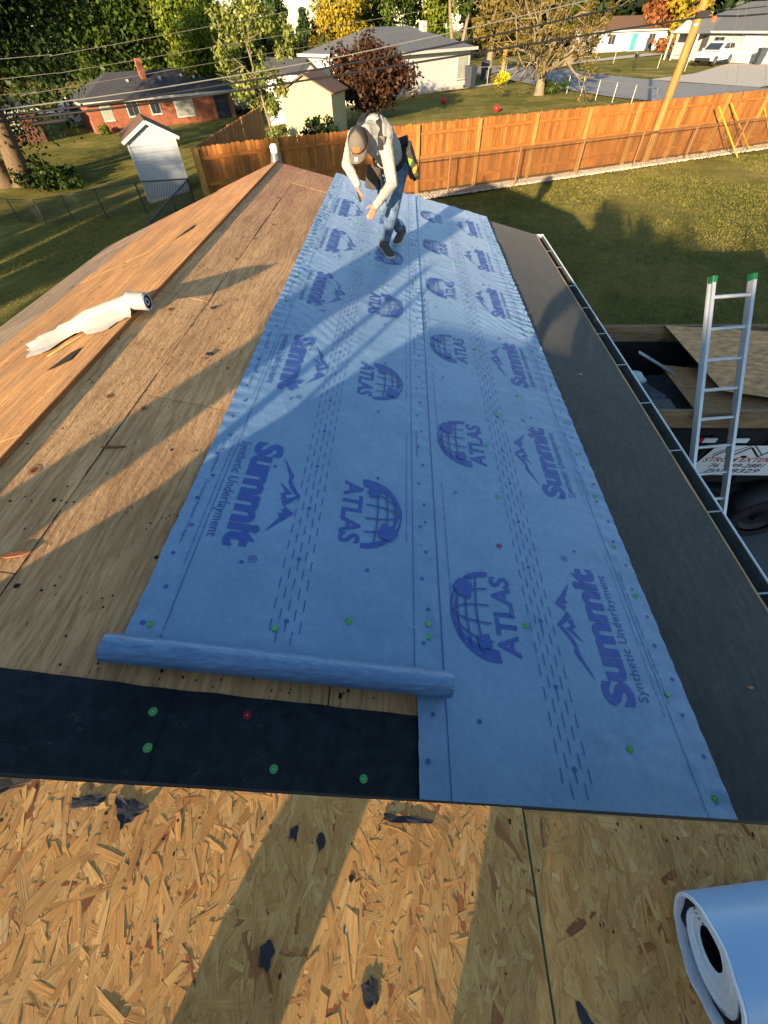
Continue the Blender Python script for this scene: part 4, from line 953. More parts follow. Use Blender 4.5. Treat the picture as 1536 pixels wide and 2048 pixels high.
# shoes
M_SHOE = simple('dark grey shoe', lin(74, 70, 64), .15, 50, .85); M_SOLE = simple('pale sole', lin(176, 170, 160), .08, 40, .7)
def shoe(heel, toe, fz, parent, lift_heel=0.0):
    heel, toe = Vector(heel), Vector(toe); d = (toe - heel); L = d.length; d.normalize(); sd = d.cross(Vector((0, 0, 1))).normalized(); up = sd.cross(d)
    prof = [(0, .030, .066), (.12, .036, .075), (.3, .037, .082), (.5, .040, .066), (.7, .047, .048), (.88, .044, .036), (1.0, .026, .022)]
    mb = MB(); n = 14
    for t, w, h in prof:
        for k in range(n):
            a = math.pi * k / (n - 1); mb.v.append(heel + d * L * t + sd * w * math.cos(a) + up * (.020 + h * math.sin(a)))
    mb.f = [(i * n + k, i * n + k + 1, (i + 1) * n + k + 1, (i + 1) * n + k) for i in range(len(prof) - 1) for k in range(n - 1)] + [tuple(range(n)), tuple((len(prof) - 1) * n + k for k in range(n))]; mb.mi = [0] * len(mb.f)
    s = mb.build('shoe', M_SHOE, parent, smooth=True)
    mb = MB(); P = [(t, w * 1.06) for t, w, h in prof]; B = [heel + d * (L * t * 1.03 - .004) + sd * w for t, w in P] + [heel + d * (L * t * 1.03 - .004) - sd * w for t, w in reversed(P)]
    mb.hexa([p + up * .001 for p in B], [p + up * .024 for p in B]); mb.build('sole', M_SOLE, s)
    mb = MB()
    for t in (.36, .46, .56, .66): mb.bar(heel + d * L * t - sd * .022 + up * (.075 - .05 * (t - .36)), heel + d * L * (t + .03) + sd * .022 + up * (.075 - .05 * (t - .36)), .006, .006)
    mb.build('laces', simple('grey laces', lin(58, 56, 54), .1, 40), s)
shoe((-.222, 4.872, ZR(-.222) + .020), (-.108, 4.625, ZR(-.108) + .018), ZR, worker)
shoe((.012, 5.275, ZR(.012) + .09), (-.072, 5.045, ZR(-.072) + .018), ZR, worker)
# utility knife in his other hand
kn = thing('utility_knife', 'small utility knife held in the roofer\'s lowered hand', 'knife', (-.385, 4.362, 3.03))
mb = MB(); mb.bar((-.400, 4.372, 3.075), (-.376, 4.352, 3.005), .022, .014, (1, .3, 0)); mb.build('handle', M_BLKF, kn, bevel=.003)
mb = MB(); mb.bar((-.376, 4.352, 3.005), (-.366, 4.345, 2.978), .012, .002, (1, .3, 0)); mb.build('blade', M_CAPW, kn)

# the photographer crouching behind the camera (out of frame; throws the shadow on the strand board and lawn)
ph = thing('person', 'crouching photographer in dark clothes on the strand board behind the camera', 'person', (.10, -.75, ZO(.10)))
S = [((.01, -.80, 3.22), (.04, -.79, 3.38), .14, .14, 's'), ((.04, -.79, 3.38), (.07, -.72, 3.56), .145, .15, 's'), ((.07, -.72, 3.60), (.07, -.66, 3.74), .06, .06, 'k'),
     ((-.02, -.72, 3.58), (-.09, -.62, 3.40), .055, .045, 's'), ((.20, -.72, 3.58), (.27, -.55, 3.45), .055, .045, 's'), ((.27, -.55, 3.45), (.16, -.40, 3.66), .044, .034, 's'), ((-.09, -.62, 3.40), (-.02, -.42, 3.62), .044, .034, 's'),
     ((-.14, -.80, 3.24), (-.40, -.74, 3.16), .075, .060, 'j'), ((-.40, -.74, 3.16), (-.46, -.76, 2.95), .058, .050, 'j'), ((.04, -.80, 3.20), (-.02, -.76, 3.02), .085, .075, 'j'), ((-.02, -.76, 3.02), (-.01, -.80, 2.88), .075, .065, 'j'), ((-.10, -.82, 3.22), (.10, -.82, 3.22), .10, .10, 'j')]
S += hand((.16, -.40, 3.66), (-.4, .4, .5), (-.5, 0, .2), .5, .85) + hand((-.02, -.42, 3.62), (.3, .4, .5), (.5, 0, .2), .5, .85)
organic('body', S, [((.08, -.62, 3.80), (.085, .10, .115), 'k', None)], .012, [simple('dark hoodie', lin(50, 52, 58), .15, 20, .9), M_JEANS, M_SKIN], dict(s=0, j=1, k=2), ph, 3)
mb = MB(); mb.box((-.46, -.70, ZO(-.46) + .05), (.09, .24, .09)); mb.build('shoe', M_SHOE, ph, bevel=.02)
mb = MB(); mb.box((.0, -.76, ZO(.0) + .05), (.09, .22, .09)); mb.build('shoe', M_SHOE, ph, bevel=.02)

# ================================================================== TRAILER, LADDER, DEBRIS
M_STEEL = simple('black trailer paint', lin(30, 31, 34), .2, 5, .45, 0, .4)
M_SBOARD = mat_wood('weathered side board', lin(98, 80, 60), lin(150, 126, 98), (1.2, 12, 12), 5)
TX0, TX1, TY0, TY1, TZT = 2.40, 6.6, 3.19, 4.86, 1.65
tr = thing('dump_trailer', 'black dump trailer with wooden side boards parked beside the house', 'trailer', (4.4, 3.95, 0.035))
mb = MB(); mb.box(((TX0 + TX1) / 2, (TY0 + TY1) / 2, .72), (TX1 - TX0 - .02, TY1 - TY0 - .02, .05)); mb.build('floor', M_STEEL, tr)
for y, nm in ((TY0, 'near'), (TY1, 'far')):
    mb = MB(); mb.box(((TX0 + TX1) / 2, y, 1.08), (TX1 - TX0, .035, .72)); w = mb.build('side_wall', M_STEEL, tr)
    mb = MB()
    for i in range(8): mb.box((TX0 + .1 + i * .575, y + (-.03 if nm == 'near' else .03), 1.08), (.05, .028, .71))
    mb.box(((TX0 + TX1) / 2, y + (-.02 if nm == 'near' else .02), 1.43), (TX1 - TX0, .07, .045)); mb.build('ribs', M_STEEL, w)['kind'] = 'stuff'
    mb = MB(); mb.box(((TX0 + TX1) / 2, y + (.01 if nm == 'near' else 0), 1.554), (TX1 - TX0 + .04, .042, .19)); mb.build('side_board', M_SBOARD, tr, bevel=.004)
for x in (TX0, TX1):
    mb = MB(); mb.box((x, (TY0 + TY1) / 2, 1.08), (.035, TY1 - TY0 - .04, .71)); mb.build('end_wall', M_STEEL, tr)
mb = MB(); mb.box(((TX0 + TX1) / 2, TY0 - .02, .62), (TX1 - TX0 - .1, .10, .12)); mb.box(((TX0 + TX1) / 2, TY1 + .02, .62), (TX1 - TX0 - .1, .10, .12)); mb.build('chassis', M_STEEL, tr)['kind'] = 'stuff'
M_TYRE = simple('tyre rubber', lin(34, 34, 36), .2, 20, .9); M_RIM = simple('dark rim', lin(40, 40, 42), .2, 8, .5, .3)
def wheel(c, r, w, parent, ax='y'):
    mb = MB(); n = 28; pr = [(-.5, .62), (-.5, .93), (-.36, 1.0), (.36, 1.0), (.5, .93), (.5, .62)]
    for (o, k) in pr:
        for i in range(n):
            a = 6.283 * i / n
            mb.v.append((c[0] + r * k * math.cos(a), c[1] + o * w, c[2] + r * k * math.sin(a)) if ax == 'y' else (c[0] + o * w, c[1] + r * k * math.cos(a), c[2] + r * k * math.sin(a)))
    mb.f = [(q * n + i, q * n + (i + 1) % n, (q + 1) * n + (i + 1) % n, (q + 1) * n + i) for q in range(5) for i in range(n)]; mb.mi = [0] * len(mb.f)
    t = mb.build('wheel', M_TYRE, parent, smooth=True)
    mb = MB(); rad = [(-.30, .63), (-.42, .58), (-.22, .45), (-.22, .2), (-.46, .17), (-.46, 0.01)]
    for (o, k) in rad:
        for i in range(n):
            a = 6.283 * i / n
            mb.v.append((c[0] + r * k * math.cos(a), c[1] + o * w, c[2] + r * k * math.sin(a)) if ax == 'y' else (c[0] + o * w, c[1] + r * k * math.cos(a), c[2] + r * k * math.sin(a)))
    mb.f = [(q * n + i, q * n + (i + 1) % n, (q + 1) * n + (i + 1) % n, (q + 1) * n + i) for q in range(5) for i in range(n)]; mb.mi = [0] * len(mb.f)
    mb.build('rim', M_RIM, t, smooth=True); return t
for wx in (4.05, 4.85):
    wheel((wx, TY0 - .16, .375), .34, .22, tr)
    fy0, fy1 = TY0 - .30, TY0 - .025; mb = MB(); pts = [(wx + .40 * math.cos(math.radians(a)), .375 + .40 * math.sin(math.radians(a))) for a in range(20, 161, 10)]; n = len(pts)
    mb.add([(x, fy0, z) for x, z in pts] + [(x, fy1, z) for x, z in pts], [(i, i + 1, n + i + 1, n + i) for i in range(n - 1)]); o = mb.build('fender', M_STEEL, tr, smooth=True); o.modifiers.new('t', 'SOLIDIFY').thickness = .012
# company sign on the near side, reflectors
M_SIGNW = simple('white sign', lin(214, 216, 220), .03, 5, .5); M_INK = simple('black ink', lin(22, 22, 26), .1, 9, .6); M_INKR = simple('red ink', lin(150, 30, 34), .1, 9, .6)
ys = TY0 - .048
sg = MB(); P = [(3.04, .86), (3.16, 1.27), (4.15, 1.27), (4.03, .86)]
sg.hexa([(x, ys + .004, z) for x, z in P], [(x, ys, z) for x, z in P]); sign = sg.build('sign', M_SIGNW, tr); tag(sign, 'white slanted company sign with house roof line emblem')
def wallprint(nm, vs, fs, x0, z0, mat, parent, y):
    mb = MB(); mb.add([(x0 + v[0], y, z0 + v[1]) for v in vs], fs); o = mb.build(nm, mat, parent); o['kind'] = 'stuff'; return o
v, f = text2('STROM EXTERIORS', .88, .060, .018, 1.0, .25); wallprint('lettering', v, f, 3.13, 1.055, M_INKR, sign, ys - .0016)
v, f = text2('76 -499-2881', .56, .054, .014, 1.0, .25); wallprint('lettering', v, f, 3.23, .975, M_INK, sign, ys - .0016)
v, f = text2('    702-8329', .56, .054, .014, 1.0, .25); wallprint('lettering', v, f, 3.23, .900, M_INK, sign, ys - .0016)
lg = ([], []); strip2(lg, [(.02, .02), (.12, .11), (.2, .03), (.33, .145), (.47, .02), (.54, .09), (.62, .02), (.72, .11), (.84, .02)], .018); strip2(lg, [(.0, .05), (.12, .145), (.19, .085), (.33, .185), (.5, .04)], .010); strip2(lg, [(.3, .02), (.36, .02)], .03)
for i, fc in enumerate(lg[1]): pass
wallprint('roof_line_emblem', lg[0], lg[1], 3.17, 1.125 - .02, M_INK, sign, ys - .0016)
for x, mt, nm in ((2.92, simple('red reflector', lin(190, 24, 24), .1, 9, .3), 'reflector'), (3.03, M_SIGNW, 'reflector'), (3.33, M_SIGNW, 'reflector'), (3.9, MATS['red reflector'], 'reflector')):
    mb = MB(); mb.box((x, TY0 - .058, 1.345), (.10 if mt is not M_SIGNW else .13, .012, .05)); mb.build(nm, mt, tr)
mb = MB(); mb.tube([(3.2 + .03 * math.cos(a * .35), TY1 - .03, 1.47 + .03 * math.sin(a * .35)) for a in range(19)], .006, 6); mb.build('tie_ring', M_STEEL, tr)
# debris heaped in the trailer
M_OSBF = simple('strand board far', lin(196, 150, 100), .42, 26, .8, stretch=(.35, 1, 1), bump=.3, bscale=30); 
def board(pts, t, label, mat=M_OSBF, edge=None, nm='strand_board_offcut', cat='board'):
    mb = MB(); T = [Vector(p) for p in pts]; nn = (T[1] - T[0]).cross(T[2] - T[0]).normalized(); nn = nn if nn.z > 0 else -nn
    B = [p - nn * t for p in T]; n = len(T)
    mb.add(T, [tuple(range(n))]); mb.add(B, [tuple(reversed(range(n)))]); mb.add(T + B, [(i, n + i, n + (i + 1) % n, (i + 1) % n) for i in range(n)], 1)
    return top(mb, nm, [mat, edge or M_GREEN], label, cat)
M_GEDGE = simple('green board edge', lin(40, 62, 30), .2, 12, .8)
board([(3.12, 4.82, 1.665), (3.46, 3.86, 1.42), (5.0, 3.56, 1.34), (5.6, 3.7, 1.36), (5.4, 4.62, 1.58), (4.3, 4.72, 1.64)], .014, 'large strand board sheet leaning on the far side board of the trailer', edge=M_GEDGE)
board([(3.08, 4.48, 1.36), (3.20, 3.42, 1.27), (3.5, 3.26, 1.255), (4.4, 3.26, 1.255), (5.0, 3.5, 1.27), (3.55, 4.36, 1.37)], .014, 'lower strand board offcut with torn felt in the trailer', simple('strand board brown', lin(150, 116, 78), .35, 26, .85), edge=M_GEDGE)
M_SHIN = simple('old shingles', lin(78, 84, 90), .35, 12, .95, bump=.8, bscale=160)
def heap():
    mb = MB(); nx, ny = 44, 26
    for j in range(ny + 1):
        for i in range(nx + 1):
            x = TX0 + .04 + (TX1 - TX0 - .08) * i / nx; y = TY0 + .04 + (TY1 - TY0 - .08) * j / ny
            q = mnoise.cell(Vector((x * 4.2, y * 5.0, 0))) ; z = 1.06 + .09 * mnoise.noise(Vector((x * 1.6, y * 1.8, 3))) + .07 * q + .04 * sstep((x - 2.5) / 2)
            mb.v.append((x, y, z))
    w = nx + 1; mb.f = [(j * w + i, j * w + i + 1, (j + 1) * w + i + 1, (j + 1) * w + i) for j in range(ny) for i in range(nx)]; mb.mi = [0] * len(mb.f)
    o = mb.build('shingle_heap', M_SHIN); centre_origin(o); tag(o, 'heap of torn off dark shingles filling the trailer', 'debris', kind='stuff')
heap()
rs = random.Random(5)
def shing(cx, cy, cz, a, w, h, tilt, label, mat=M_SHIN, nm='torn_shingle'):
    mb = MB(); P = [(-w / 2, -h / 2), (w * .1, -h / 2 * rs.uniform(.7, 1.1)), (w / 2, -h / 2 * rs.uniform(.6, 1)), (w / 2 * rs.uniform(.8, 1.1), h / 2), (0, h / 2 * rs.uniform(.8, 1.2)), (-w / 2, h / 2 * rs.uniform(.6, 1))]
    ca, sa = math.cos(a), math.sin(a); T = [(cx + p * ca - q * sa, cy + p * sa + q * ca, cz + tilt * q + .3 * tilt * p) for p, q in P]
    mb.hexa([(x, y, z - .006) for x, y, z in T], T); return top(mb, nm, mat, label, 'shingle', 'torn shingles in the trailer')
shing(2.80, 3.72, 1.27, .2, .40, .26, .15, 'grey square shingle piece lying on the felt near the gutter', simple('grey paperboard', lin(92, 92, 88), .1, 20, .9))
shing(2.74, 3.98, 1.24, .6, .55, .40, .1, 'wide dark shingle under the plastic bag')
shing(2.90, 3.42, 1.24, -.3, .5, .35, .1, 'dark shingle behind the near side board')
shing(3.62, 3.55, 1.305, -.5, .22, .12, .05, 'blue grey shingle strip on the lower board behind the ladder', simple('bluish shingle', lin(78, 90, 104), .2, 40, .9))
for k in range(5): shing(3.86 + k * .11, 3.40 + .03 * k, 1.30 + .012 * k, -.45 + .08 * k, .30, .17, .08, ['first', 'second', 'third', 'fourth', 'fifth'][k] + ' dark shingle from the ladder in the row on the lower board')
crum = MB(); crum.ball((2.66, 4.22, 1.33), (.15, .10, .08), 22, 14)
crum.v = [tuple(Vector((2.66, 4.22, 1.33)) + (Vector(p) - Vector((2.66, 4.22, 1.33))) * (1 + .55 * mnoise.noise(Vector(p) * 13))) for p in crum.v]
top(crum, 'plastic_bag', simple('pale plastic', lin(184, 204, 196), .08, 15, .35), 'crumpled pale plastic bag in the trailer beside the gutter', 'bag', smooth=True)
mb = MB(); mb.bar((2.78, 4.52, 1.50), (3.2, 4.30, 1.34), .05, .012); top(mb, 'metal_strip', simple('pale metal strip', lin(176, 178, 178), .1, 9, .4, .5), 'pale narrow strip sticking out of the trailer heap', 'strip')
mb = MB(); mb.add([(2.78, 5.30, .02), (3.16, 5.36, .06), (3.20, 5.33, .46), (3.02, 5.34, .32), (2.80, 5.31, .06), (2.78, 5.28, .02), (3.16, 5.34, .06), (3.20, 5.31, .46), (3.02, 5.32, .32), (2.80, 5.29, .06)], [(0, 1, 2, 3, 4), (9, 8, 7, 6, 5), (0, 5, 6, 1), (1, 6, 7, 2), (2, 7, 8, 3), (3, 8, 9, 4), (4, 9, 5, 0)])
top(mb, 'bent_flashing', simple('bent flashing metal', lin(120, 126, 130), .2, 14, .35, .7), 'bent metal flashing sticking up behind the trailer', 'flashing')

# ladder leaning on the near side of the trailer
M_ALU = simple('aluminium', lin(196, 200, 204), .08, 10, .34, .55, .5); M_GTIP = simple('green plastic tip', lin(20, 92, 54), .1, 20, .4)
Lt = Vector((2.65, 3.80, 2.575)); Ld = Vector((.085, -.590, -.803)).normalized(); Le = Vector((.988, .150, 0)); Le = (Le - Ld * Le.dot(Ld)).normalized(); Ln = Le.cross(Ld).normalized(); LW = .345; LL = 2.95
lad = thing('ladder', 'aluminium ladder with green tips leaning on the trailer', 'ladder', tuple(Lt + Ld * LL + Le * LW / 2))
for k in (0, 1):
    a = Lt + Le * LW * k; s = 1 if k else -1
    mb = MB(); mb.bar(a, a + Ld * LL, .006, .054, Ln)
    mb.bar(a + Ln * .026 + Le * s * .012, a + Ln * .026 + Le * s * .012 + Ld * LL, .030, .006, Ln); mb.bar(a - Ln * .026 + Le * s * .012, a - Ln * .026 + Le * s * .012 + Ld * LL, .030, .006, Ln)
    r = mb.build('rail', M_ALU, lad)
    mb = MB(); mb.bar(a - Ld * .004 + Le * s * .008, a + Ld * .050 + Le * s * .008, .040, .066, Ln); mb.build('end_cap', M_GTIP, r, bevel=.010)
    mb = MB(); mb.bar(a + Ld * (LL - .08) + Le * s * .008, a + Ld * LL + Le * s * .008, .05, .09, Ln); mb.build('foot', M_TYRE, r, bevel=.01)
for i in range(11):
    p = Lt + Ld * (.16 + .258 * i); mb = MB(); mb.tube([p + Le * .004, p + Le * (LW - .004)], .0155, 10); mb.build('rung', M_ALU, lad, smooth=True)

# ================================================================== FENCES, POLE, CABLES
M_PICK = mat_wood('cedar picket', lin(112, 68, 30), lin(166, 110, 54), (14, 14, 1.1), 4, .7, rand=.34)
M_RAIL = mat_wood('cedar rail', lin(122, 72, 30), lin(164, 106, 50), (2, 2, 14), 4, .7)
M_POST = mat_wood('treated post', lin(132, 100, 52), lin(164, 130, 72), (12, 12, 1.5), 4, .75)
def picket_mesh(h, w=.138, t=.018, n=''):
    mb = MB(); c = .03; P = [(-w / 2, 0), (w / 2, 0), (w / 2, h - c), (w / 2 - c, h), (-w / 2 + c, h), (-w / 2, h - c)]
    mb.hexa([(x, -t / 2, z) for x, z in P], [(x, t / 2, z) for x, z in P]); return mb.mesh('picket', M_PICK)
PICKS = [picket_mesh(1.80 + d) for d in (-.012, 0, .014)]
def wood_fence(name, label, A, B, zf, side, post_every=2.4, gap=.146):
    A, B = Vector((*A, 0)), Vector((*B, 0)); d = (B - A); L = d.length; d.normalize(); nrm = Vector((d.y, -d.x, 0)) * side; rz = math.atan2(d.y, d.x)
    root = thing(name, label, 'fence', (A.x, A.y, zf(A.x, A.y))); off = Vector(root.location); k = 0; s = .08
    while s < L - .05:
        p = A + d * s; z = zf(p.x, p.y) + .07 + random.uniform(-.008, .008)
        link('picket', PICKS[k % 3 if random.random() < .7 else 1], root, Vector((p.x, p.y, z)) - off, (random.uniform(-.01, .01), random.uniform(-.006, .006), rz + random.uniform(-.02, .02))); s += gap; k += 1
    s = 0
    while s <= L:
        p = A + d * min(s, L) + nrm * .085; z = zf(p.x, p.y); mb = MB(); mb.box((p.x, p.y, z + .90), (.10, .10, 1.92), rz); mb.build('post', M_POST, root)
        if s + .1 < L:
            q = A + d * min(s + post_every, L) + nrm * .085; z2 = zf(q.x, q.y); 
            for h in (.35, 1.02, 1.62):
                mb = MB(); a = Vector((p.x, p.y, z + h)) + d * .052 - nrm * .045; b = Vector((q.x, q.y, z2 + h)) - d * .052 - nrm * .045; mb.bar(a, b, .038, .088); mb.build('rail', M_RAIL, root)
        s += post_every
    return root
FZ = lambda x, y: TZ(x, y)
wood_fence('privacy_fence', 'long orange cedar picket fence across the back of the lawn', (-6.1, 15.42), (17.3, 26.25), FZ, 1)
wood_fence('privacy_fence', 'brown picket fence running back from the corner behind the shed', (-6.15, 15.60), (-6.9, 27.0), FZ, -1)
M_CL = simple('chain link galvanised', lin(150, 150, 146), .1, 20, .45, .6)
def chain_fence(label, A, B, zf, h=1.1, every=2.6, mesh=True, rust=None, pitch=.11, name='chain_link_fence', wr=.0035):
    A, B = Vector((*A, 0)), Vector((*B, 0)); d = B - A; L = d.length; d.normalize(); m = rust or M_CL
    root = thing(name, label, 'fence', (A.x, A.y, zf(A.x, A.y))); n = max(1, round(L / every)); P = [A + d * L * i / n for i in range(n + 1)]
    P = [Vector((p.x, p.y, zf(p.x, p.y))) for p in P]
    for p in P: MB().tube([p - Vector((0, 0, .2)), p + Vector((0, 0, h + .03))], .03, 8).build('post', m, root, smooth=True)
    MB().tube([p + Vector((0, 0, h)) for p in P], .022, 8).build('top_rail', m, root, smooth=True)
    if mesh:
        mb = MB(); s = -h
        while s < L:
            for sg in (1, -1):
                a, b = (s, s + h) if sg > 0 else (s + h, s); z0, z1 = .03, h
                def cl(t0, t1):
                    lo, hi = min(t0, t1), max(t0, t1); return hi > 0 and lo < L
                if cl(a, b):
                    f0 = 0; f1 = 1
                    for v in (0, L):
                        tt = (v - a) / (b - a)
                        if 0 < tt < 1:
                            if (a < 0 and v == 0) or (a > L and v == L): f0 = max(f0, tt)
                            else: f1 = min(f1, tt)
                    if f1 > f0:
                        pa = A + d * (a + (b - a) * f0); pb = A + d * (a + (b - a) * f1)
                        mb.bar((pa.x, pa.y, zf(pa.x, pa.y) + z0 + (z1 - z0) * f0), (pb.x, pb.y, zf(pb.x, pb.y) + z0 + (z1 - z0) * f1), wr * 2, wr * 2)
            s += pitch
        o = mb.build('wire_mesh', m, root); o['kind'] = 'stuff'
    return root
M_CLR = simple('rusty chain link', lin(120, 88, 60), .2, 20, .6, .3)
chain_fence('low chain link fence standing in front of the cedar fence', (-1.0, 16.95), (17.2, 25.35), FZ, 1.08, 2.9, True, M_CLR, .10)
chain_fence('chain link fence crossing the dark lawn by the white shed', (-24.0, 27.6), (-7.2, 16.8), FZ, 1.0, 3.2, True, simple('dark chain link', lin(58, 62, 56), .1, 20, .6, .3), .16)
chain_fence('short chain link fence from the shed towards the house eave', (-7.15, 16.7), (-6.0, 9.5), FZ, 1.0, 2.4, True, MATS['dark chain link'], .14)
chain_fence('silver chain link fence along the street beyond the lawn', (12.9, 50.6), (16.2, 37.8), FZ, 1.0, 2.3, False)
chain_fence('far chain link fence on the other side of the street', (26.2, 92), (30.5, 66), FZ, 1.1, 5, False)
chain_fence('chain link gate posts beside the white house', (6.2, 56.2), (9.8, 58.2), FZ, 1.2, 1.8, False)
# gravel strip under the fence
def gravel():
    mb = MB(); A, B = Vector((-6.1, 15.2, 0)), Vector((17.3, 26.0, 0)); d = (B - A).normalized(); nn = Vector((d.y, -d.x, 0)); L = (B - A).length
    mb.add([A + nn * .1 + Vector((0, 0, .03)), A + nn * .62 + Vector((0, 0, .012)), B + nn * .62 + Vector((0, 0, .02)), B + nn * .1 + Vector((0, 0, .04))], [(0, 1, 2, 3)])
    for i in range(5200):
        p = A + d * random.uniform(4, L) + nn * (random.random() ** 1.2 * .72 + .02); r = random.uniform(.012, .04)
        mb.ball((p.x, p.y, .035 + r * .3), (r, r * random.uniform(.6, 1), r * .7), 5, 3)
    o = mb.build('gravel', simple('pale gravel', lin(168, 160, 146), .35, 22, .9)); centre_origin(o); tag(o, 'pale gravel strip along the foot of the cedar fence', 'gravel', kind='stuff')
gravel()
# utility pole and cables
M_POLE = mat_wood('weathered pole', lin(118, 84, 42), lin(164, 126, 70), (9, 9, .8), 3)
pole = thing('utility_pole', 'tall wooden utility pole in front of the cedar fence', 'pole', (10.20, 22.62, 0))
MB().tube([(10.20, 22.62, -.3), (10.28, 22.70, 3.9), (10.36, 22.80, 8.2)], [.155, .135, .11], 14).build('shaft', M_POLE, pole, smooth=True)
for z in (3.72, 4.42): MB().tube([(10.28, 22.70, z), (10.28, 22.70, z + .05)], .15, 14).build('band', M_CL, pole, smooth=True)
mb = MB(); mb.box((10.30, 22.52, 3.98), (.42, .12, .16)); mb.build('cable_box', M_BLKF, pole)
mb = MB(); mb.box((10.02, 22.5, 4.06), (.2, .1, .06)); mb.box((10.75, 22.55, 3.86), (.12, .1, .12)); mb.build('marker_tag', simple('orange marker', lin(226, 84, 40), .1, 9, .5), pole)['kind'] = 'stuff'
M_CABLE = simple('black cable', lin(28, 28, 30), .1, 9, .6); M_CABLEW = simple('bright wire', lin(120, 116, 100), .1, 9, .45, .5)
def cable(pts, r, mat, label):
    # smooth through the points
    P = [Vector(p) for p in pts]; Q = []
    for i in range(len(P) - 1):
        a = P[max(i - 1, 0)]; b = P[i]; c = P[i + 1]; e = P[min(i + 2, len(P) - 1)]
        for t in (0, .25, .5, .75): Q.append(b + (c - b) * t + ((b - a) * (t * (1 - t) ** 2) - (e - c) * (t * t * (1 - t))) * 0.5 - (c - b) * 0)
    Q.append(P[-1]); mb = MB(); mb.tube(Q, r, 7); return top(mb, 'overhead_cable', mat, label, 'cable', 'overhead cables', smooth=True)
cable([(-30, 4.7, 3.2), (-20, 9.3, 3.25), (-9.69, 14.14, 3.66), (-6.89, 15.45, 3.86), (10.30, 23.40, 5.75)], .0045, M_CABLEW, 'topmost thin bright wire at the left edge')
cable([(-30, 4.7, 2.9), (-20, 9.3, 2.92), (-9.89, 14.06, 3.34), (-6.63, 15.57, 3.57), (10.30, 23.40, 5.1)], .0045, M_CABLEW, 'second thin bright wire from the top at the left edge')
cable([(-30, 4.7, 2.75), (-20, 9.3, 2.78), (-10.05, 13.98, 3.08), (-8.13, 14.87, 3.18), (10.30, 23.40, 4.75)], .004, M_CABLEW, 'third thin bright wire from the top at the left edge')
cable([(-30, 4.7, 2.5), (-20, 9.3, 2.55), (-10.2, 13.91, 2.83), (-4.18, 16.71, 3.21), (1.06, 19.15, 3.74), (10.30, 23.40, 4.9)], .012, simple('grey cable', lin(110, 108, 102), .1, 9, .5), 'grey cable just above the two thick black cables')
cable([(-30, 4.7, 2.45), (-20, 9.3, 2.5), (-10.26, 13.88, 2.72), (-5.44, 16.12, 2.98), (1.40, 19.30, 3.54), (10.30, 23.40, 4.55)], .022, M_CABLE, 'upper of the two thick black cables')
cable([(-30, 4.7, 2.35), (-20, 9.3, 2.42), (-10.32, 13.85, 2.63), (-5.49, 16.10, 2.83), (1.43, 19.32, 3.28), (10.2, 23.24, 3.87), (13.99, 25.16, 3.93), (24, 29.8, 4.4)], .024, M_CABLE, 'lowest thick black cable running past the pole')
cable([(10.4, 23.30, 4.05), (14.0, 25.1, 4.12), (24, 29.9, 4.7)], .014, M_CABLE, 'black cable leaving the pole to the right')
mb = MB(); mb.tube([(-9.72, 14.1, 2.52), (-9.62, 14.15, 2.53), (-9.0, 14.44, 2.56), (-8.9, 14.49, 2.57)], [.02, .05, .05, .02], 10); top(mb, 'cable_splice', M_CABLE, 'black splice sleeve hanging on the cable at the left', 'splice', smooth=True)
M_YG = simple('yellow guard', lin(178, 140, 44), .1, 9, .5)
for i, (bx, by, tx, ty, tz, lb) in enumerate([(14.47, 23.40, 12.70, 23.40, 1.60, 'yellow guy wire guard furthest from the right picture edge'), (15.62, 24.60, 13.63, 24.30, 1.60, 'yellow guy wire guard second from the right'), (17.4, 26.1, 15.79, 25.5, 1.35, 'yellow guy wire guard nearest the right picture edge')]):
    g = thing('guy_wire', lb, 'guy wire', (bx, by, 0), group='guy wires of the pole')
    MB().tube([(bx, by, 0), (tx, ty, tz)], .028, 8).build('guard', M_YG, g, smooth=True)
    d = Vector((10.34, 22.78, 7.4)); MB().tube([(bx + (tx - bx) * .9, by + (ty - by) * .9, tz * .9), (d.x, d.y, d.z)], .006, 6).build('wire', M_CABLEW, g)

# ================================================================== BUILDINGS
M_BRICK = None
def mat_brick(name, c1, c2, mo):
    b = NB(name); t = b.n('TexBrick'); t.inputs['Scale'].default_value = 1; t.inputs['Brick Width'].default_value = .22; t.inputs['Row Height'].default_value = .075; t.inputs['Mortar Size'].default_value = .008
    t.inputs['Color1'].default_value = c1; t.inputs['Color2'].default_value = c2; t.inputs['Mortar'].default_value = mo
    tc = b.n('TexCoord'); sp = b.n('SeparateXYZ'); b.l(tc.outputs['Object'], sp.inputs[0]); cb = b.n('CombineXYZ'); b.l(b.math('ADD', sp.outputs[0], sp.outputs[1]), cb.inputs[0]); b.l(sp.outputs[2], cb.inputs[1]); b.l(cb.outputs[0], t.inputs['Vector'])
    n = b.noise(b.coord('Object'), 1.4, 4); col = b.mix(1, t.outputs['Color'], b.ramp(n, [(.3, (.8, .78, .76)), (.7, (1.15, 1.12, 1.1))]), 'MULTIPLY'); b.bump(t.outputs['Fac'], -.4, .01); return b.fin(col, .85, 0, .2)
M_BRICK = mat_brick('orange brick', lin(150, 80, 50), lin(126, 62, 40), lin(140, 116, 98)); M_BRICKD = mat_brick('dark brick', lin(96, 52, 40), lin(78, 42, 34), lin(110, 96, 86))
M_SHINGR = simple('grey roof shingles', lin(92, 94, 96), .22, 5, .9, bump=.4, bscale=30); M_SHINGD = simple('dark roof shingles', lin(62, 62, 66), .22, 5, .9, bump=.4, bscale=30); M_SHINGB = simple('brown roof shingles', lin(98, 74, 60), .2, 6, .9)
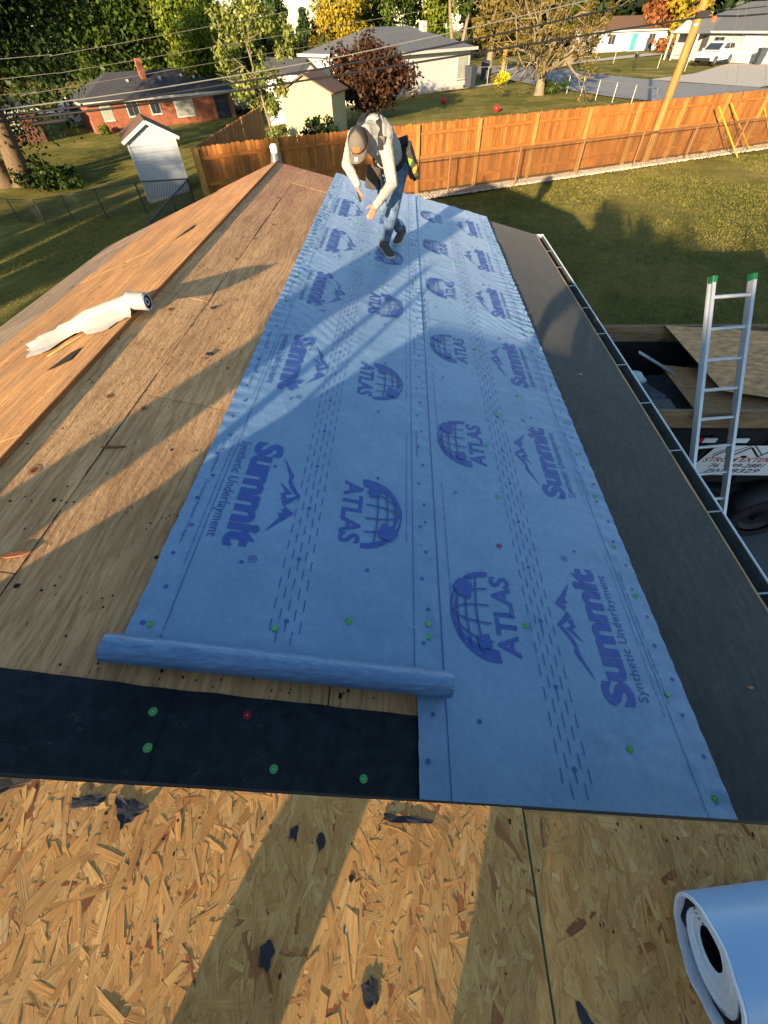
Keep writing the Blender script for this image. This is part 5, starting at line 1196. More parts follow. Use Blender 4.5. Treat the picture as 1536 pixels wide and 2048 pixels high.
M_WW = simple('white wall', lin(184, 183, 180), .04, 2, .7); M_TRIMW = simple('white trim', lin(178, 177, 172), .04, 4, .6); M_GLASS = simple('dark window glass', lin(44, 50, 56), .2, 2, .12, 0, .7); M_GLASSL = simple('curtained glass', lin(150, 152, 140), .15, 3, .2, 0, .6)
class Bld:
    """local frame: x along the facade (0..L), y into the building, z up; facade faces -y"""
    def __init__(s, name, label, o, ang, L, D, z):
        s.r = thing(name, label, 'house' if 'shed' not in name else 'shed', (o[0], o[1], z), ang); s.L, s.D = L, D
    def b(s, nm, mat, c, d, parent=None, bevel=0.0): mb = MB(); mb.box(c, d); return mb.build(nm, mat, parent or s.r, local=True, bevel=bevel)
    def walls(s, h, mat): 
        mb = MB(); L, D = s.L, s.D; mb.box((L / 2, D / 2, h / 2 - .5), (L, D, h + 1.0)); s.h = h; s.w = mb.build('wall', mat, s.r, local=True); return s.w
    def gable_x(s, rise, mat, ov=.45, wallmat=None, t=.12):       # ridge along x
        L, D, h = s.L, s.D, s.h; mb = MB(); k = rise / (D / 2); ze = h - k * ov
        for sg in (0, 1):
            ye = -ov if not sg else D + ov
            P = [(-ov, ye, ze), (L + ov, ye, ze), (L + ov, D / 2, h + rise), (-ov, D / 2, h + rise)]
            mb.hexa([(x, y, z - .001) for x, y, z in P], [(x, y, z + t) for x, y, z in P])
        r = mb.build('roof', mat, s.r, local=True)
        if wallmat:
            mb = MB()
            for x in (.0, L): MB().add([(x, 0, h - .002), (x, D, h - .002), (x, D / 2, h + rise - .01)], [(0, 1, 2)]).build('gable_end', wallmat, s.r, local=True)
        mb = MB(); mb.box((L / 2, -ov - .02, ze + .06), (L + 2 * ov, .03, .16)); mb.box((L / 2, D + ov + .02, ze + .06), (L + 2 * ov, .03, .16)); mb.build('fascia', M_TRIMW, r, local=True)
        return r
    def hip(s, rise, mat, ov=.5, t=.1):
        L, D, h = s.L, s.D, s.h; k = rise / (D / 2 + ov); mb = MB(); A = [(-ov, -ov, h), (L + ov, -ov, h), (L + ov, D + ov, h), (-ov, D + ov, h)]; R0, R1 = (D / 2, D / 2, h + rise), (L - D / 2, D / 2, h + rise)
        mb.add([*A, R0, R1], [(0, 1, 5, 4), (1, 2, 5), (2, 3, 4, 5), (3, 0, 4), (3, 2, 1, 0)]); r = mb.build('roof', mat, s.r, local=True)
        mb = MB(); mb.box((L / 2, -ov - .01, h - .05), (L + 2 * ov, .04, .18)); mb.box((-ov - .01, D / 2, h - .05), (.04, D + 2 * ov, .18)); mb.box((L + ov + .01, D / 2, h - .05), (.04, D + 2 * ov, .18)); mb.build('fascia', M_TRIMW, r, local=True)
        return r
    def window(s, x, z, w, h, glass=None, panes=2, y=0.0, mat=None):
        o = s.b('window', mat or M_TRIMW, (x, y - .015, z), (w + .14, .05, h + .14))
        for i in range(panes): s.b('pane', glass or M_GLASS, (x - w / 2 + w * (i + .5) / panes, y - .048, z), (w / panes - .05, .03, h - .04), o)
        s.b('sill', M_TRIMW, (x, y - .06, z - h / 2 - .09), (w + .2, .1, .05), o); return o
    def door(s, x, w, h, mat, y=0.0):
        o = s.b('door', mat, (x, y - .02, h / 2 + .05), (w, .05, h)); s.b('handle', M_RIM, (x + w * .4, y - .06, 1.0), (.05, .05, .12), o); return o
# brick ranch house
bh = Bld('brick_house', 'orange brick ranch house with dark roof beyond the white shed', (-31.9, 55.8), math.atan2(.615, .79), 15.4, 7.5, -2.62)
bh.walls(2.25, M_BRICK); rf = bh.hip(1.75, M_SHINGD, .55)
bh.window(1.7, 1.45, .9, 1.15, M_GLASSL); bh.window(4.3, 1.5, 1.1, 1.0); bh.window(6.6, 1.5, .95, 1.0); bh.window(9.7, 1.35, 1.9, 1.5, M_GLASSL, 3); bh.door(14.0, 1.6, 2.05, M_GLASS)
bh.b('soffit_band', M_TRIMW, (7.7, -.03, 2.12), (15.4, .06, .2))
ch = bh.b('chimney', M_BRICK, (7.0, 2.6, 3.9), (.55, .55, 2.0), rf); 
for (x, y, z) in ((5.2, 2.2, 3.35), (8.6, 2.2, 3.4), (11.0, 2.4, 3.45), (12.2, 2.0, 3.3)): bh.b('roof_vent', M_TRIMW, (x, y, z), (.22, .22, .3), rf)
# dark house at far left
dh = Bld('dark_brick_house', 'dark brick house in the shade of the big left tree', (-46, 42.5), math.atan2(.64, .77), 14.5, 8, -2.62)
dh.walls(2.3, M_BRICKD); dh.hip(1.7, M_SHINGD, .5); dh.window(4, 1.4, 1.2, 1.1); dh.window(9.5, 1.4, 1.0, 1.0, M_GLASSL); dh.window(12.4, 1.4, .9, 1.1, M_GLASSL); dh.door(7, .95, 2.0, M_TRIMW)
# white vinyl shed
ws = Bld('garden_shed', 'small white vinyl sided shed beside the fence corner', (-11.08, 21.20), math.atan2(.86, 1.62), 1.84, 2.2, -.62)
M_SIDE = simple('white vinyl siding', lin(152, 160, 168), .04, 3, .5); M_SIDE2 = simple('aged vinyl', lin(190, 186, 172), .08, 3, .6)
H_, R_ = 1.88, .46
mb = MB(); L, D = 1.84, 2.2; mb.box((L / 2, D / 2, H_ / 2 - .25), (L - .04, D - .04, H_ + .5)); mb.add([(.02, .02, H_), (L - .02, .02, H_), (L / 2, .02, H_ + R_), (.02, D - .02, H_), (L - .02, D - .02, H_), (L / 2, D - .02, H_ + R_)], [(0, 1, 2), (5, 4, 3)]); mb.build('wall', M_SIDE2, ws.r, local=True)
z = .0
while z < H_ + R_ - .06:          # each siding course is a board of its own
    hw = L / 2 if z + .05 < H_ else max(.05, L / 2 * (1 - (z + .05 - H_) / R_)); hw2 = L / 2 if z + .112 < H_ else max(.02, L / 2 * (1 - (z + .112 - H_) / R_))
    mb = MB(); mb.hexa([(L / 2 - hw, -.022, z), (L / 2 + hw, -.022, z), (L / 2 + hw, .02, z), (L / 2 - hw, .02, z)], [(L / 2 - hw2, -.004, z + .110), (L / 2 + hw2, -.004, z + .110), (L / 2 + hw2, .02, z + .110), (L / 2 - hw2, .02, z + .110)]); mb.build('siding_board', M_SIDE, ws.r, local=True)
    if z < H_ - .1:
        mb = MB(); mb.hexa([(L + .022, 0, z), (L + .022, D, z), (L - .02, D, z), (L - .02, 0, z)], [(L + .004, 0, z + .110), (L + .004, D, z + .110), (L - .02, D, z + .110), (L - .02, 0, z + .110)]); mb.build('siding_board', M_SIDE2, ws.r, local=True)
    z += .112
for x in (0.0, L): ws.b('corner_trim', M_TRIMW, (x, -.01, H_ / 2 - .05), (.07, .06, H_ + .1))
mb = MB()
for sg in (-1, 1):
    P = [(L / 2, -.14, H_ + R_ + .03), (L / 2 + sg * (L / 2 + .16), -.14, H_ - .06), (L / 2 + sg * (L / 2 + .16), D + .14, H_ - .06), (L / 2, D + .14, H_ + R_ + .03)]
    mb.hexa(P, [(x, y, zz + .05) for x, y, zz in P])
rw = mb.build('roof', M_SHINGB, ws.r, local=True)
mb = MB()
for sg in (-1, 1): mb.bar((L / 2, -.15, H_ + R_ + .03), (L / 2 + sg * (L / 2 + .17), -.15, H_ - .06), .03, .11)
mb.build('rake_trim', M_TRIMW, rw, local=True)
# beige shed
M_BEIGE = simple('beige panel siding', lin(164, 154, 118), .06, 2, .7); M_BEIGED = simple('panel groove', lin(150, 140, 104), .1, 4, .8)
bs = Bld('beige_shed', 'tall beige panelled shed left of the dark red tree', (-6.75, 31.3), math.atan2(-.22, .975), 2.9, 2.3, -.12)
H_, R_, L, D = 1.86, .62, 2.9, 2.3
mb = MB(); mb.box((L / 2, D / 2, H_ / 2 - .3), (L, D, H_ + .6)); mb.add([(0, 0, H_), (L, 0, H_), (L / 2, 0, H_ + R_), (0, D, H_), (L, D, H_), (L / 2, D, H_ + R_)], [(0, 1, 2), (5, 4, 3)]); mb.build('wall', M_BEIGE, bs.r, local=True)
for i in range(1, 15):
    x = L * i / 15; top_ = H_ + R_ * (1 - abs(x - L / 2) / (L / 2)); bs.b('groove', M_BEIGED, (x, -.003, top_ / 2), (.025, .012, top_ - .04))
mb = MB()
for sg in (-1, 1):
    P = [(L / 2, -.2, H_ + R_ + .02), (L / 2 + sg * (L / 2 + .2), -.2, H_ - .07), (L / 2 + sg * (L / 2 + .2), D + .2, H_ - .07), (L / 2, D + .2, H_ + R_ + .02)]; mb.hexa(P, [(x, y, zz + .06) for x, y, zz in P])
mb.build('roof', M_SHINGB, bs.r, local=True)
# long white house with grey roof
wh = Bld('white_house', 'long white house with low grey roof behind the dark red tree', (-2.9, 46.2), math.atan2(.715, .70), 12.6, 8, 0)
wh.walls(2.5, M_WW); rf = wh.hip(1.35, M_SHINGR, .45); wh.window(11.5, 1.35, 1.3, 1.3, M_GLASSL, 2); wh.door(3, .95, 2, M_TRIMW)
wh.b('flue', M_CONC, (9.4, 3.0, 3.7), (.5, .5, .8), rf); wh.b('foundation', M_CONC, (6.3, -.02, .1), (12.6, .06, .3))
# small white outbuilding with dark roof, behind the beige shed
sb = Bld('white_outbuilding', 'small white gabled outbuilding seen above the beige shed', (-8.3, 45.6), math.atan2(.75, .66), 1.9, 5.0, -.75); sb.r['category'] = 'shed'
sb.walls(2.5, M_WW); 
H_, R_, L, D = 2.5, .62, 1.9, 5.0; mb = MB(); mb.add([(0, 0, H_), (L, 0, H_), (L / 2, 0, H_ + R_)], [(0, 1, 2)]); mb.build('gable_end', M_WW, sb.r, local=True)
mb = MB()
for sg in (-1, 1):
    P = [(L / 2, -.25, H_ + R_ + .02), (L / 2 + sg * (L / 2 + .25), -.25, H_ - .1), (L / 2 + sg * (L / 2 + .25), D + .2, H_ - .1), (L / 2, D + .2, H_ + R_ + .02)]; mb.hexa(P, [(x, y, zz + .07) for x, y, zz in P])
mb.build('roof', M_SHINGD, sb.r, local=True); sb.window(1.2, 1.6, .4, .9)
# grey house across the street
gh = Bld('grey_house', 'grey roofed house with white porch posts across the street', (37.6, 87.2), math.atan2(-.95, .31), 24, 10, 0)
gh.walls(2.5, simple('pale grey siding', lin(158, 160, 162), .05, 2, .7)); rf = gh.hip(2.3, M_SHINGR, .7)
gh.window(7.5, 1.4, 1.6, 1.3); 
gd = gh.b('garage_door', M_WW, (13.5, -.06, 1.1), (4.6, .08, 2.2)); 
for k in range(3): gh.b('panel_line', M_SHINGR, (13.5, -.105, .55 + .55 * k), (4.5, .02, .025), gd)
gh.b('garage_door', M_WW, (19.5, -.06, 1.1), (4.2, .08, 2.2)); gh.door(5.2, 1.0, 2.05, M_SHINGD)
mb = MB(); mb.add([(1.5, -2.6, 2.35), (6.5, -2.6, 2.35), (4.0, -2.6, 3.75), (1.5, 3, 2.35), (6.5, 3, 2.35), (4.0, 3, 3.75)], [(0, 1, 2), (0, 2, 5, 3), (1, 4, 5, 2), (0, 3, 4, 1)]); mb.build('porch_roof', M_SHINGR, gh.r, local=True)
mb = MB(); mb.add([(1.8, -2.63, 2.4), (6.2, -2.63, 2.4), (4.0, -2.63, 3.6)], [(0, 1, 2)]); mb.build('porch_gable', M_TRIMW, gh.r, local=True)
for x in (1.7, 2.9, 5.1, 6.3): gh.b('porch_post', M_TRIMW, (x, -2.45, 1.18), (.16, .16, 2.36))
# far white house
fw = Bld('far_white_house', 'distant white house half hidden by the bare tree', (33.0, 108.5), math.atan2(.2, .98), 14, 8, 0)
fw.walls(2.4, M_WW); fw.hip(1.6, M_SHINGB, .5); fw.window(3, 1.4, 1.2, 1.1); fw.window(10.5, 1.4, 1.2, 1.1); fw.door(7.2, 1, 2, simple('teal door', lin(60, 140, 140), .1, 3))

# ================================================================== VEHICLES AND STREET THINGS
def car(name, label, o, ang, z, paint):
    r = thing(name, label, 'car', (o[0], o[1], z), ang)
    W = .92
    side = [(-2.25, .42), (-2.3, .78), (-2.18, .98), (-1.95, 1.08), (-1.9, 1.1), (1.0, 1.06), (1.75, .98), (2.2, .80), (2.28, .55), (2.2, .36), (1.85, .34)]
    mb = MB(); n = len(side)
    ring = lambda y, k: [(x * (1 - .012 * k), y, zz if zz > .5 else zz + .02 * k) for x, zz in side]
    rows = [(-W + .04, 1), (-W, 0), (W, 0), (W - .04, 1)]
    mb.v = [p for y, k in rows for p in ring(y, k)]
    mb.f = [(j * n + i, j * n + (i + 1) % n, (j + 1) * n + (i + 1) % n, (j + 1) * n + i) for j in range(3) for i in range(n)] + [tuple(reversed(range(n))), tuple(3 * n + i for i in range(n))]; mb.mi = [0] * len(mb.f)
    body = mb.build('body', paint, r, local=True, bevel=.02)
    cab = [(-2.12, 1.06), (-1.75, 1.55), (-1.2, 1.66), (-.1, 1.66), (.42, 1.56), (1.18, 1.04)]; m = len(cab)
    mb = MB(); mb.v = [(x, s * (W - .03 - (zz - 1.04) * .28), zz) for s in (-1, 1) for x, zz in cab]; mb.f = [tuple(range(m)), tuple(reversed(range(m, 2 * m)))] + [(i, m + i, m + (i + 1) % m, (i + 1) % m) for i in range(m)]; mb.mi = [0] * len(mb.f)
    mb.build('cabin', paint, r, local=True, bevel=.02)
    for s in (-1, 1):
        for P in ([(-1.6, 1.14), (-1.42, 1.47), (-.62, 1.55), (-.62, 1.14)], [(-.54, 1.14), (-.54, 1.55), (.18, 1.50), (.78, 1.14)]):
            mb = MB(); mb.add([(x, s * (W - .03 - (zz - 1.04) * .28 + .008), zz) for x, zz in P], [(0, 1, 2, 3)]); mb.build('window', M_GLASS, r, local=True)
    for P in ([(1.14, 1.09), (.50, 1.53)], [(-2.10, 1.12), (-1.80, 1.50)]):
        (xa, za), (xb, zb) = P; o_ = .02 if xa > 0 else -.02; mb = MB(); mb.add([(xa + o_, -.74, za), (xa + o_, .74, za), (xb + o_, .66, zb), (xb + o_, -.66, zb)], [(0, 1, 2, 3)]); mb.build('windscreen' if xa > 0 else 'rear_window', M_GLASS, r, local=True)
    for x in (-1.4, 1.42):
        for s in (-1, 1):
            c = (x, s * (W - .1), .35); w = wheel_local(c, .35, .22, r, s)
    for s in (-1, 1):
        mb = MB(); mb.box((2.2, s * .66, .76), (.12, .36, .14)); mb.build('headlight', M_GLASSL, r, local=True); mb = MB(); mb.box((-2.24, s * .72, .92), (.08, .26, .2)); mb.build('tail_light', simple('tail red', lin(150, 20, 20), .1, 9, .3), r, local=True)
        mb = MB(); mb.box((.72, s * 1.0, 1.12), (.14, .16, .12)); mb.build('mirror', paint, r, local=True)
    mb = MB(); mb.box((2.24, 0, .48), (.1, 1.5, .22)); mb.build('bumper', M_BLKF, r, local=True, bevel=.02)
    r.scale = (1.18, 1.18, 1.12)
    return r
def wheel_local(c, r, w, parent, s):
    n = 20; mb = MB(); pr = [(-.5, .3), (-.5, .93), (-.36, 1), (.36, 1), (.5, .93), (.5, .3)]
    for o, k in pr: mb.v += [(c[0] + r * k * math.cos(6.283 * i / n), c[1] + o * w, c[2] + r * k * math.sin(6.283 * i / n)) for i in range(n)]
    mb.f = [(q * n + i, q * n + (i + 1) % n, (q + 1) * n + (i + 1) % n, (q + 1) * n + i) for q in range(5) for i in range(n)] + [tuple(range(n)), tuple(range(5 * n, 6 * n))]; mb.mi = [0] * len(mb.f)
    t = mb.build('wheel', M_TYRE, parent, local=True, smooth=True); mb = MB()
    for k in range(5):
        a = 6.283 * k / 5; mb.bar((c[0], c[1] + s * w * .52, c[2]), (c[0] + r * .62 * math.cos(a), c[1] + s * w * .52, c[2] + r * .62 * math.sin(a)), .07, .02, (0, 1, 0))
    mb.build('rim', MATS['galvanised'], t, local=True); return t
M_PAINTW = simple('white car paint', lin(190, 190, 187), .03, 2, .25, 0, .6)
car('parked_car', 'white crossover car parked on the driveway of the grey house', (36.6, 73.0), math.radians(218), .06, M_PAINTW)
car('parked_car', 'white car parked between the two brick houses', (-36.2, 62.0), math.radians(40), -2.6, M_PAINTW)
M_BIN = simple('dark bin plastic', lin(52, 58, 68), .1, 6, .5)
def bin_(o, z, label, sc_=1.0, rz=0.0):
    r = thing('trash_bin', label, 'bin', (o[0], o[1], z), rz, 'wheeled trash bins'); mb = MB(); a, b = .26 * sc_, .33 * sc_
    mb.hexa([(-a, -a, .06), (a, -a, .06), (a, a, .06), (-a, a, .06)], [(-b, -b, 1.0 * sc_), (b, -b, 1.0 * sc_), (b, b, 1.0 * sc_), (-b, b, 1.0 * sc_)]); mb.build('body', M_BIN, r, local=True, bevel=.02)
    mb = MB(); mb.hexa([(-b - .02, -b - .04, 1.0 * sc_), (b + .02, -b - .04, 1.0 * sc_), (b + .02, b + .04, 1.0 * sc_), (-b - .02, b + .04, 1.0 * sc_)], [(-b, -b, 1.06 * sc_), (b, -b, 1.06 * sc_), (b, b, 1.12 * sc_), (-b, b, 1.12 * sc_)]); mb.build('lid', M_BIN, r, local=True)
    for s in (-1, 1): mb = MB(); mb.tube([(s * a, b - .02, .1), (s * (a + .06), b - .02, .1)], .1, 12); mb.build('wheel', M_TYRE, r, local=True)
bin_((41.0, 71.4), .06, 'dark wheeled bin by the garage of the grey house', 1.15); bin_((6.05, 54.6), .05, 'tall dark bin at the right corner of the white house', 1.25, .78)
bin_((42.4, 108.5), 0, 'distant dark bin left of a pair across the street', 1.3); bin_((44.2, 108.0), 0, 'distant dark bin right of a pair across the street', 1.3); bin_((8.3, 62.0), .05, 'dark bin behind the white house by the side street', 1.2)
mx = thing('mailbox', 'black mailbox on a post beside the street', 'mailbox', (25.8, 68.4, 0)); MB().tube([(25.8, 68.4, 0), (25.8, 68.4, 1.0)], .06, 8).build('post', M_BLKF, mx)
mb = MB(); pr = [(-.13, 0), (.13, 0), (.13, .16), (.09, .25), (0, .29), (-.09, .25), (-.13, .16)]; mb.hexa([(25.8 + x, 68.1, 1.0 + z) for x, z in pr], [(25.8 + x, 68.7, 1.0 + z) for x, z in pr]); mb.build('box', M_BLKF, mx)
M_RED = simple('red rubber', lin(190, 32, 24), .1, 6, .4)
for (x, y, lb) in ((6.31, 38.9, 'red ball on the shaded lawn nearer the cedar fence'), (3.01, 44.1, 'red ball on the lawn nearer the white house')):
    mb = MB(); mb.ball((x, y, .17), .19, 18, 12); top(mb, 'ball', M_RED, lb, 'ball', 'red balls on the far lawn', smooth=True)
mb = MB(); mb.box((10.1, 62, 1.25), (.3, .3, 2.5)); top(mb, 'fence_post', M_POST, 'thick wooden post behind the bare tree', 'post')

# ================================================================== TREES AND SHRUBS
M_BARK = simple('bark', lin(92, 76, 58), .35, 9, .95, bump=.8, bscale=30, stretch=(1, 1, .25)); M_BARKL = simple('pale bark', lin(116, 104, 82), .25, 7, .9, bump=.5, bscale=25, stretch=(1, 1, .3))
L_GREEN = leafmat('leaf green', [lin(26, 42, 16), lin(52, 70, 26), lin(92, 106, 40)])
L_LIME = leafmat('leaf lime', [lin(52, 72, 24), lin(94, 110, 36), lin(138, 142, 54)])
L_DARK = leafmat('leaf dark', [lin(14, 26, 12), lin(30, 46, 20), lin(58, 74, 30)])
L_CON = leafmat('leaf conifer', [lin(24, 40, 22), lin(46, 66, 34), lin(76, 94, 44)])
L_YEL = leafmat('leaf yellow', [lin(92, 98, 30), lin(146, 132, 40), lin(176, 136, 40)])
L_PUR = leafmat('leaf maroon', [lin(36, 26, 20), lin(64, 44, 32), lin(98, 68, 46)])
L_OLIVE = leafmat('leaf olive', [lin(62, 56, 26), lin(104, 92, 42), lin(140, 122, 66)])
L_ORANGE = leafmat('leaf orange', [lin(92, 58, 36), lin(134, 84, 50), lin(158, 108, 66)])
L_PALE = leafmat('leaf pale', [lin(70, 86, 38), lin(114, 122, 58), lin(154, 154, 88)])
def leafcloud(name, mat, parent, C, Rr, N, size, rng, shell=.55, flat=1.0, hang=0.0):
    """N leaf faces spread over clumps centred C with radii Rr; tint varies by clump and by leaf"""
    C = np.asarray(C, float); Rr = np.asarray(Rr, float); w = Rr ** 2; idx = rng.choice(len(C), N, p=w / w.sum())
    d = rng.normal(size=(N, 3)); d /= np.linalg.norm(d, axis=1)[:, None]
    rad = Rr[idx] * (shell + (1 - shell) * rng.random(N)) * (1 + .15 * rng.normal(size=N))
    P = C[idx] + d * rad[:, None] * np.array([1, 1, flat])
    nrm = d * .9 + rng.normal(size=(N, 3)) * .55 + np.array([0, 0, .35]); nrm /= np.linalg.norm(nrm, axis=1)[:, None]
    t = np.cross(nrm, rng.normal(size=(N, 3))); t[:, 2] -= hang; t /= np.linalg.norm(t, axis=1)[:, None]; b = np.cross(nrm, t)
    s = size * rng.uniform(.6, 1.35, N); V = np.empty((N, 4, 3)); V[:, 0] = P - t * s[:, None]; V[:, 1] = P + b * s[:, None] * .55 + t * s[:, None] * .1; V[:, 2] = P + t * s[:, None]; V[:, 3] = P - b * s[:, None] * .55 + t * s[:, None] * .1
    me = bpy.data.meshes.new(name); off = np.array(rootloc(parent))
    me.vertices.add(N * 4); me.vertices.foreach_set('co', (V.reshape(-1, 3) - off).ravel()); me.loops.add(N * 4); me.loops.foreach_set('vertex_index', np.arange(N * 4, dtype=np.int32))
    me.polygons.add(N); me.polygons.foreach_set('loop_start', np.arange(0, N * 4, 4, dtype=np.int32)); me.polygons.foreach_set('loop_total', np.full(N, 4, dtype=np.int32))
    me.materials.append(mat); ct = rng.uniform(.1, .9, len(C)); at = me.attributes.new('tint', 'FLOAT', 'FACE'); at.data.foreach_set('value', np.clip(ct[idx] * .6 + rng.random(N) * .4, 0, 1).astype(np.float32))
    me.update(); me.validate(); return link(name, me, parent)
def branch(mb, p, d, L, r, depth, rng, bend=.35, up=.1, n=6, ends=None):
    d = Vector(d).normalized(); pts = [Vector(p)]; rad = [r]; k = 4
    for i in range(k):
        d = (d + Vector(rng.normal(size=3)) * bend * .35 + Vector((0, 0, up))).normalized(); pts.append(pts[-1] + d * L / k); rad.append(r * (1 - .55 * (i + 1) / k))
    mb.tube(pts, rad, n if depth > 0 else 4)
    if ends is not None: ends.append(pts[-1])
    if depth > 0:
        for q in range(3 if depth > 1 else 3):
            j = 2 + q % 3; nd = (d + Vector(rng.normal(size=3)) * .75).normalized(); branch(mb, pts[min(j, k)], nd, L * rng.uniform(.55, .75), rad[min(j, k)] * .75, depth - 1, rng, bend, up, 5, ends)
def tree(label, base, h, cr, ch0, mat, N, size, seed, name='tree', cat='tree', shape='round', trunk_r=.22, bark=None, group=None, stems=None, clump=.30, nc=46, shell=.5):
    rng = np.random.default_rng(seed); x, y = base[:2]; z0 = base[2] if len(base) > 2 else TZ(x, y); root = thing(name, label, cat, (x, y, z0), group=group)
    mb = MB(); ends = []
    if stems is None: stems = [((0, 0), (0, 0, 1))]
    for (ox, oy), dr in stems:
        p = Vector((x + ox, y + oy, z0 - .2)); d = Vector(dr).normalized(); t1 = p + d * (ch0 + .2); t2 = t1 + (d + Vector((rng.normal() * .08, rng.normal() * .08, .3))).normalized() * (h - ch0) * .55
        mb.tube([p, p + d * .35, t1, t2], [trunk_r * 1.45, trunk_r * 1.08, trunk_r * .85, trunk_r * .35], 12)
        for q in range(5):
            a = 6.283 * q / 5 + rng.random(); branch(mb, t1 + (t2 - t1) * (.1 + .18 * q), (math.cos(a), math.sin(a), .7), cr * .75, trunk_r * .42, 1, rng, .4, .12, 6, ends)
    mb.build('trunk', bark or M_BARK, root, smooth=True)
    C = []; Rr = []; cz = z0 + (ch0 + h) / 2; hz = (h - ch0) / 2
    for i in range(nc):
        if shape == 'cone':
            t = rng.random() ** .7; rr = cr * (1 - t) * .95 + .1; a = rng.uniform(0, 6.283); q = rng.uniform(.55, 1); C.append((x + rr * q * math.cos(a), y + rr * q * math.sin(a), z0 + ch0 + (h - ch0) * t)); Rr.append(cr * clump * (1.15 - .75 * t))
        else:
            d = rng.normal(size=3); d /= np.linalg.norm(d); q = rng.uniform(.35, .88); e = 1.0 + .18 * rng.normal()
            if shape == 'column': C.append((x + d[0] * cr * q * e, y + d[1] * cr * q * e, cz + d[2] * hz * rng.uniform(.4, .95)))
            else: C.append((x + d[0] * cr * q * e, y + d[1] * cr * q * e, cz + d[2] * hz * q * e))
            Rr.append(cr * clump * rng.uniform(.65, 1.25))
    leafcloud('crown', mat, root, C, Rr, N, size, rng, shell)
    return root
BG = 'trees along the horizon'
# large shade tree at far left with two stems
tree('huge dark leaved tree with twin trunks at the left edge', (-27.0, 34.3), 15, 9.8, 3.0, L_DARK, 85000, .125, 21, 'shade_tree', stems=[((-.55, 0), (-.10, 0, 1)), ((.55, .2), (.16, .05, 1))], trunk_r=.62, nc=90, clump=.24, shell=.35)
tree('yellow green tree filling the upper left beyond the brick house', (-36, 72), 14, 7.5, 1.5, L_GREEN, 14000, .24, 22, group=BG, nc=70, clump=.26)
tree('mid green tree standing behind the brick chimney', (-29, 76), 15, 7, 1.2, L_GREEN, 14000, .24, 23, group=BG, nc=70, clump=.26)
tree('bright lime green tree left of the slender pale tree', (-24.0, 68), 12.5, 5.2, 1.0, L_LIME, 14000, .2, 24, group=BG, nc=60, clump=.27)
tree('dark green tree behind the dark brick house', (-52, 64), 15, 8, 1.0, L_DARK, 6000, .5, 25, group=BG, nc=60, clump=.27)
tree('slender pale leaved tree in front of the beige shed', (-7.75, 31.9), 6.6, 2.2, .6, L_PALE, 6500, .10, 26, 'young_tree', trunk_r=.09, bark=M_BARKL, shape='column', nc=60, clump=.24, shell=.2)
tree('tall dark conifer left of the sky gap', (-15.6, 75), 13, 2.9, .3, L_CON, 6500, .24, 27, 'conifer', shape='cone', group='conifers behind the sheds', trunk_r=.2, nc=110, clump=.34)
tree('shorter pointed conifer in the sky gap', (-12.4, 76), 7.4, 2.6, .2, L_CON, 6000, .22, 28, 'conifer', shape='cone', group='conifers behind the sheds', trunk_r=.2, nc=110, clump=.34)
tree('dark conifer at the left side of the pale tree', (-18.4, 74), 14, 2.6, .3, L_GREEN, 5000, .25, 29, 'conifer', shape='cone', group='conifers behind the sheds', trunk_r=.2, nc=100, clump=.34)
tree('golden yellow autumn tree above the white house roof', (-8.0, 78), 9.6, 4.0, .6, L_YEL, 12000, .19, 30, 'autumn_tree', group=BG, nc=70, clump=.28)
tree('green tree behind the left half of the white house', (-2.2, 84), 13, 5.0, 1.0, L_GREEN, 12000, .22, 31, group=BG, nc=60, clump=.28)
tree('olive green tree behind the white house flue', (3.6, 86), 12, 4.6, 1.0, L_LIME, 9000, .22, 32, group=BG, nc=60, clump=.28)
tree('pale trunked tree right of the white house flue', (6.6, 80), 13, 4.4, 4.6, L_GREEN, 3500, .36, 33, group=BG, bark=M_BARKL, stems=[((0, 0), (-.22, 0, 1)), ((.3, 0), (.2, 0, 1))], trunk_r=.22, nc=40, clump=.28)
tree('round dark red tree in front of the white house', (-2.05, 36.4), 3.35, 2.55, .55, L_PUR, 12000, .125, 34, 'maroon_tree', trunk_r=.17, nc=70, clump=.30, shell=.35)
# bare spreading tree by the street
def bare_tree():
    rng = np.random.default_rng(40); x, y = 11.05, 47.9; root = thing('bare_tree', 'half bare spreading tree with thick trunk beside the street', 'tree', (x, y, 0)); mb = MB(); ends = []
    mb.tube([(x, y, -.2), (x, y, .3), (x - .05, y, .95), (x + .05, y, 1.5)], [.52, .36, .33, .36], 14)
    for q in range(17):
        a = 6.283 * q / 17 + rng.random() * .4; branch(mb, (x + .1 * math.cos(a), y + .1 * math.sin(a), 1.25 + .25 * rng.random()), (math.cos(a), math.sin(a), rng.uniform(.35, 1.2)), rng.uniform(2.6, 3.7), .15, 2, rng, .5, .06, 7, ends)
    mb.build('trunk', M_BARKL, root, smooth=True)
    C = [tuple(e + Vector(rng.normal(size=3)) * .3) for e in ends]; Rr = rng.uniform(.25, .6, len(C)); leafcloud('crown', L_OLIVE, root, C, Rr, 15000, .075, rng, .1, .8)
bare_tree()
tree('second tree with olive leaves at the side street', (9.2, 66), 6.5, 2.6, 2.4, L_OLIVE, 2600, .2, 41, group=BG, bark=M_BARKL, trunk_r=.35, nc=34)
tree('dark tree behind the far white house', (36, 122), 14, 9, 1, L_DARK, 5000, .6, 42, group=BG)
tree('green tree behind the left end of the far white house', (26, 118), 13, 8, 1, L_GREEN, 5000, .55, 43, group=BG)
tree('rust orange small tree left of the utility pole top', (44.5, 112), 7.5, 3.4, 1.4, L_ORANGE, 3500, .34, 44, 'autumn_tree', group=BG)
tree('yellow orange tree beside the porch of the grey house', (47.0, 108), 9, 3.6, 1.2, L_YEL, 2600, .36, 45, 'autumn_tree', group=BG)
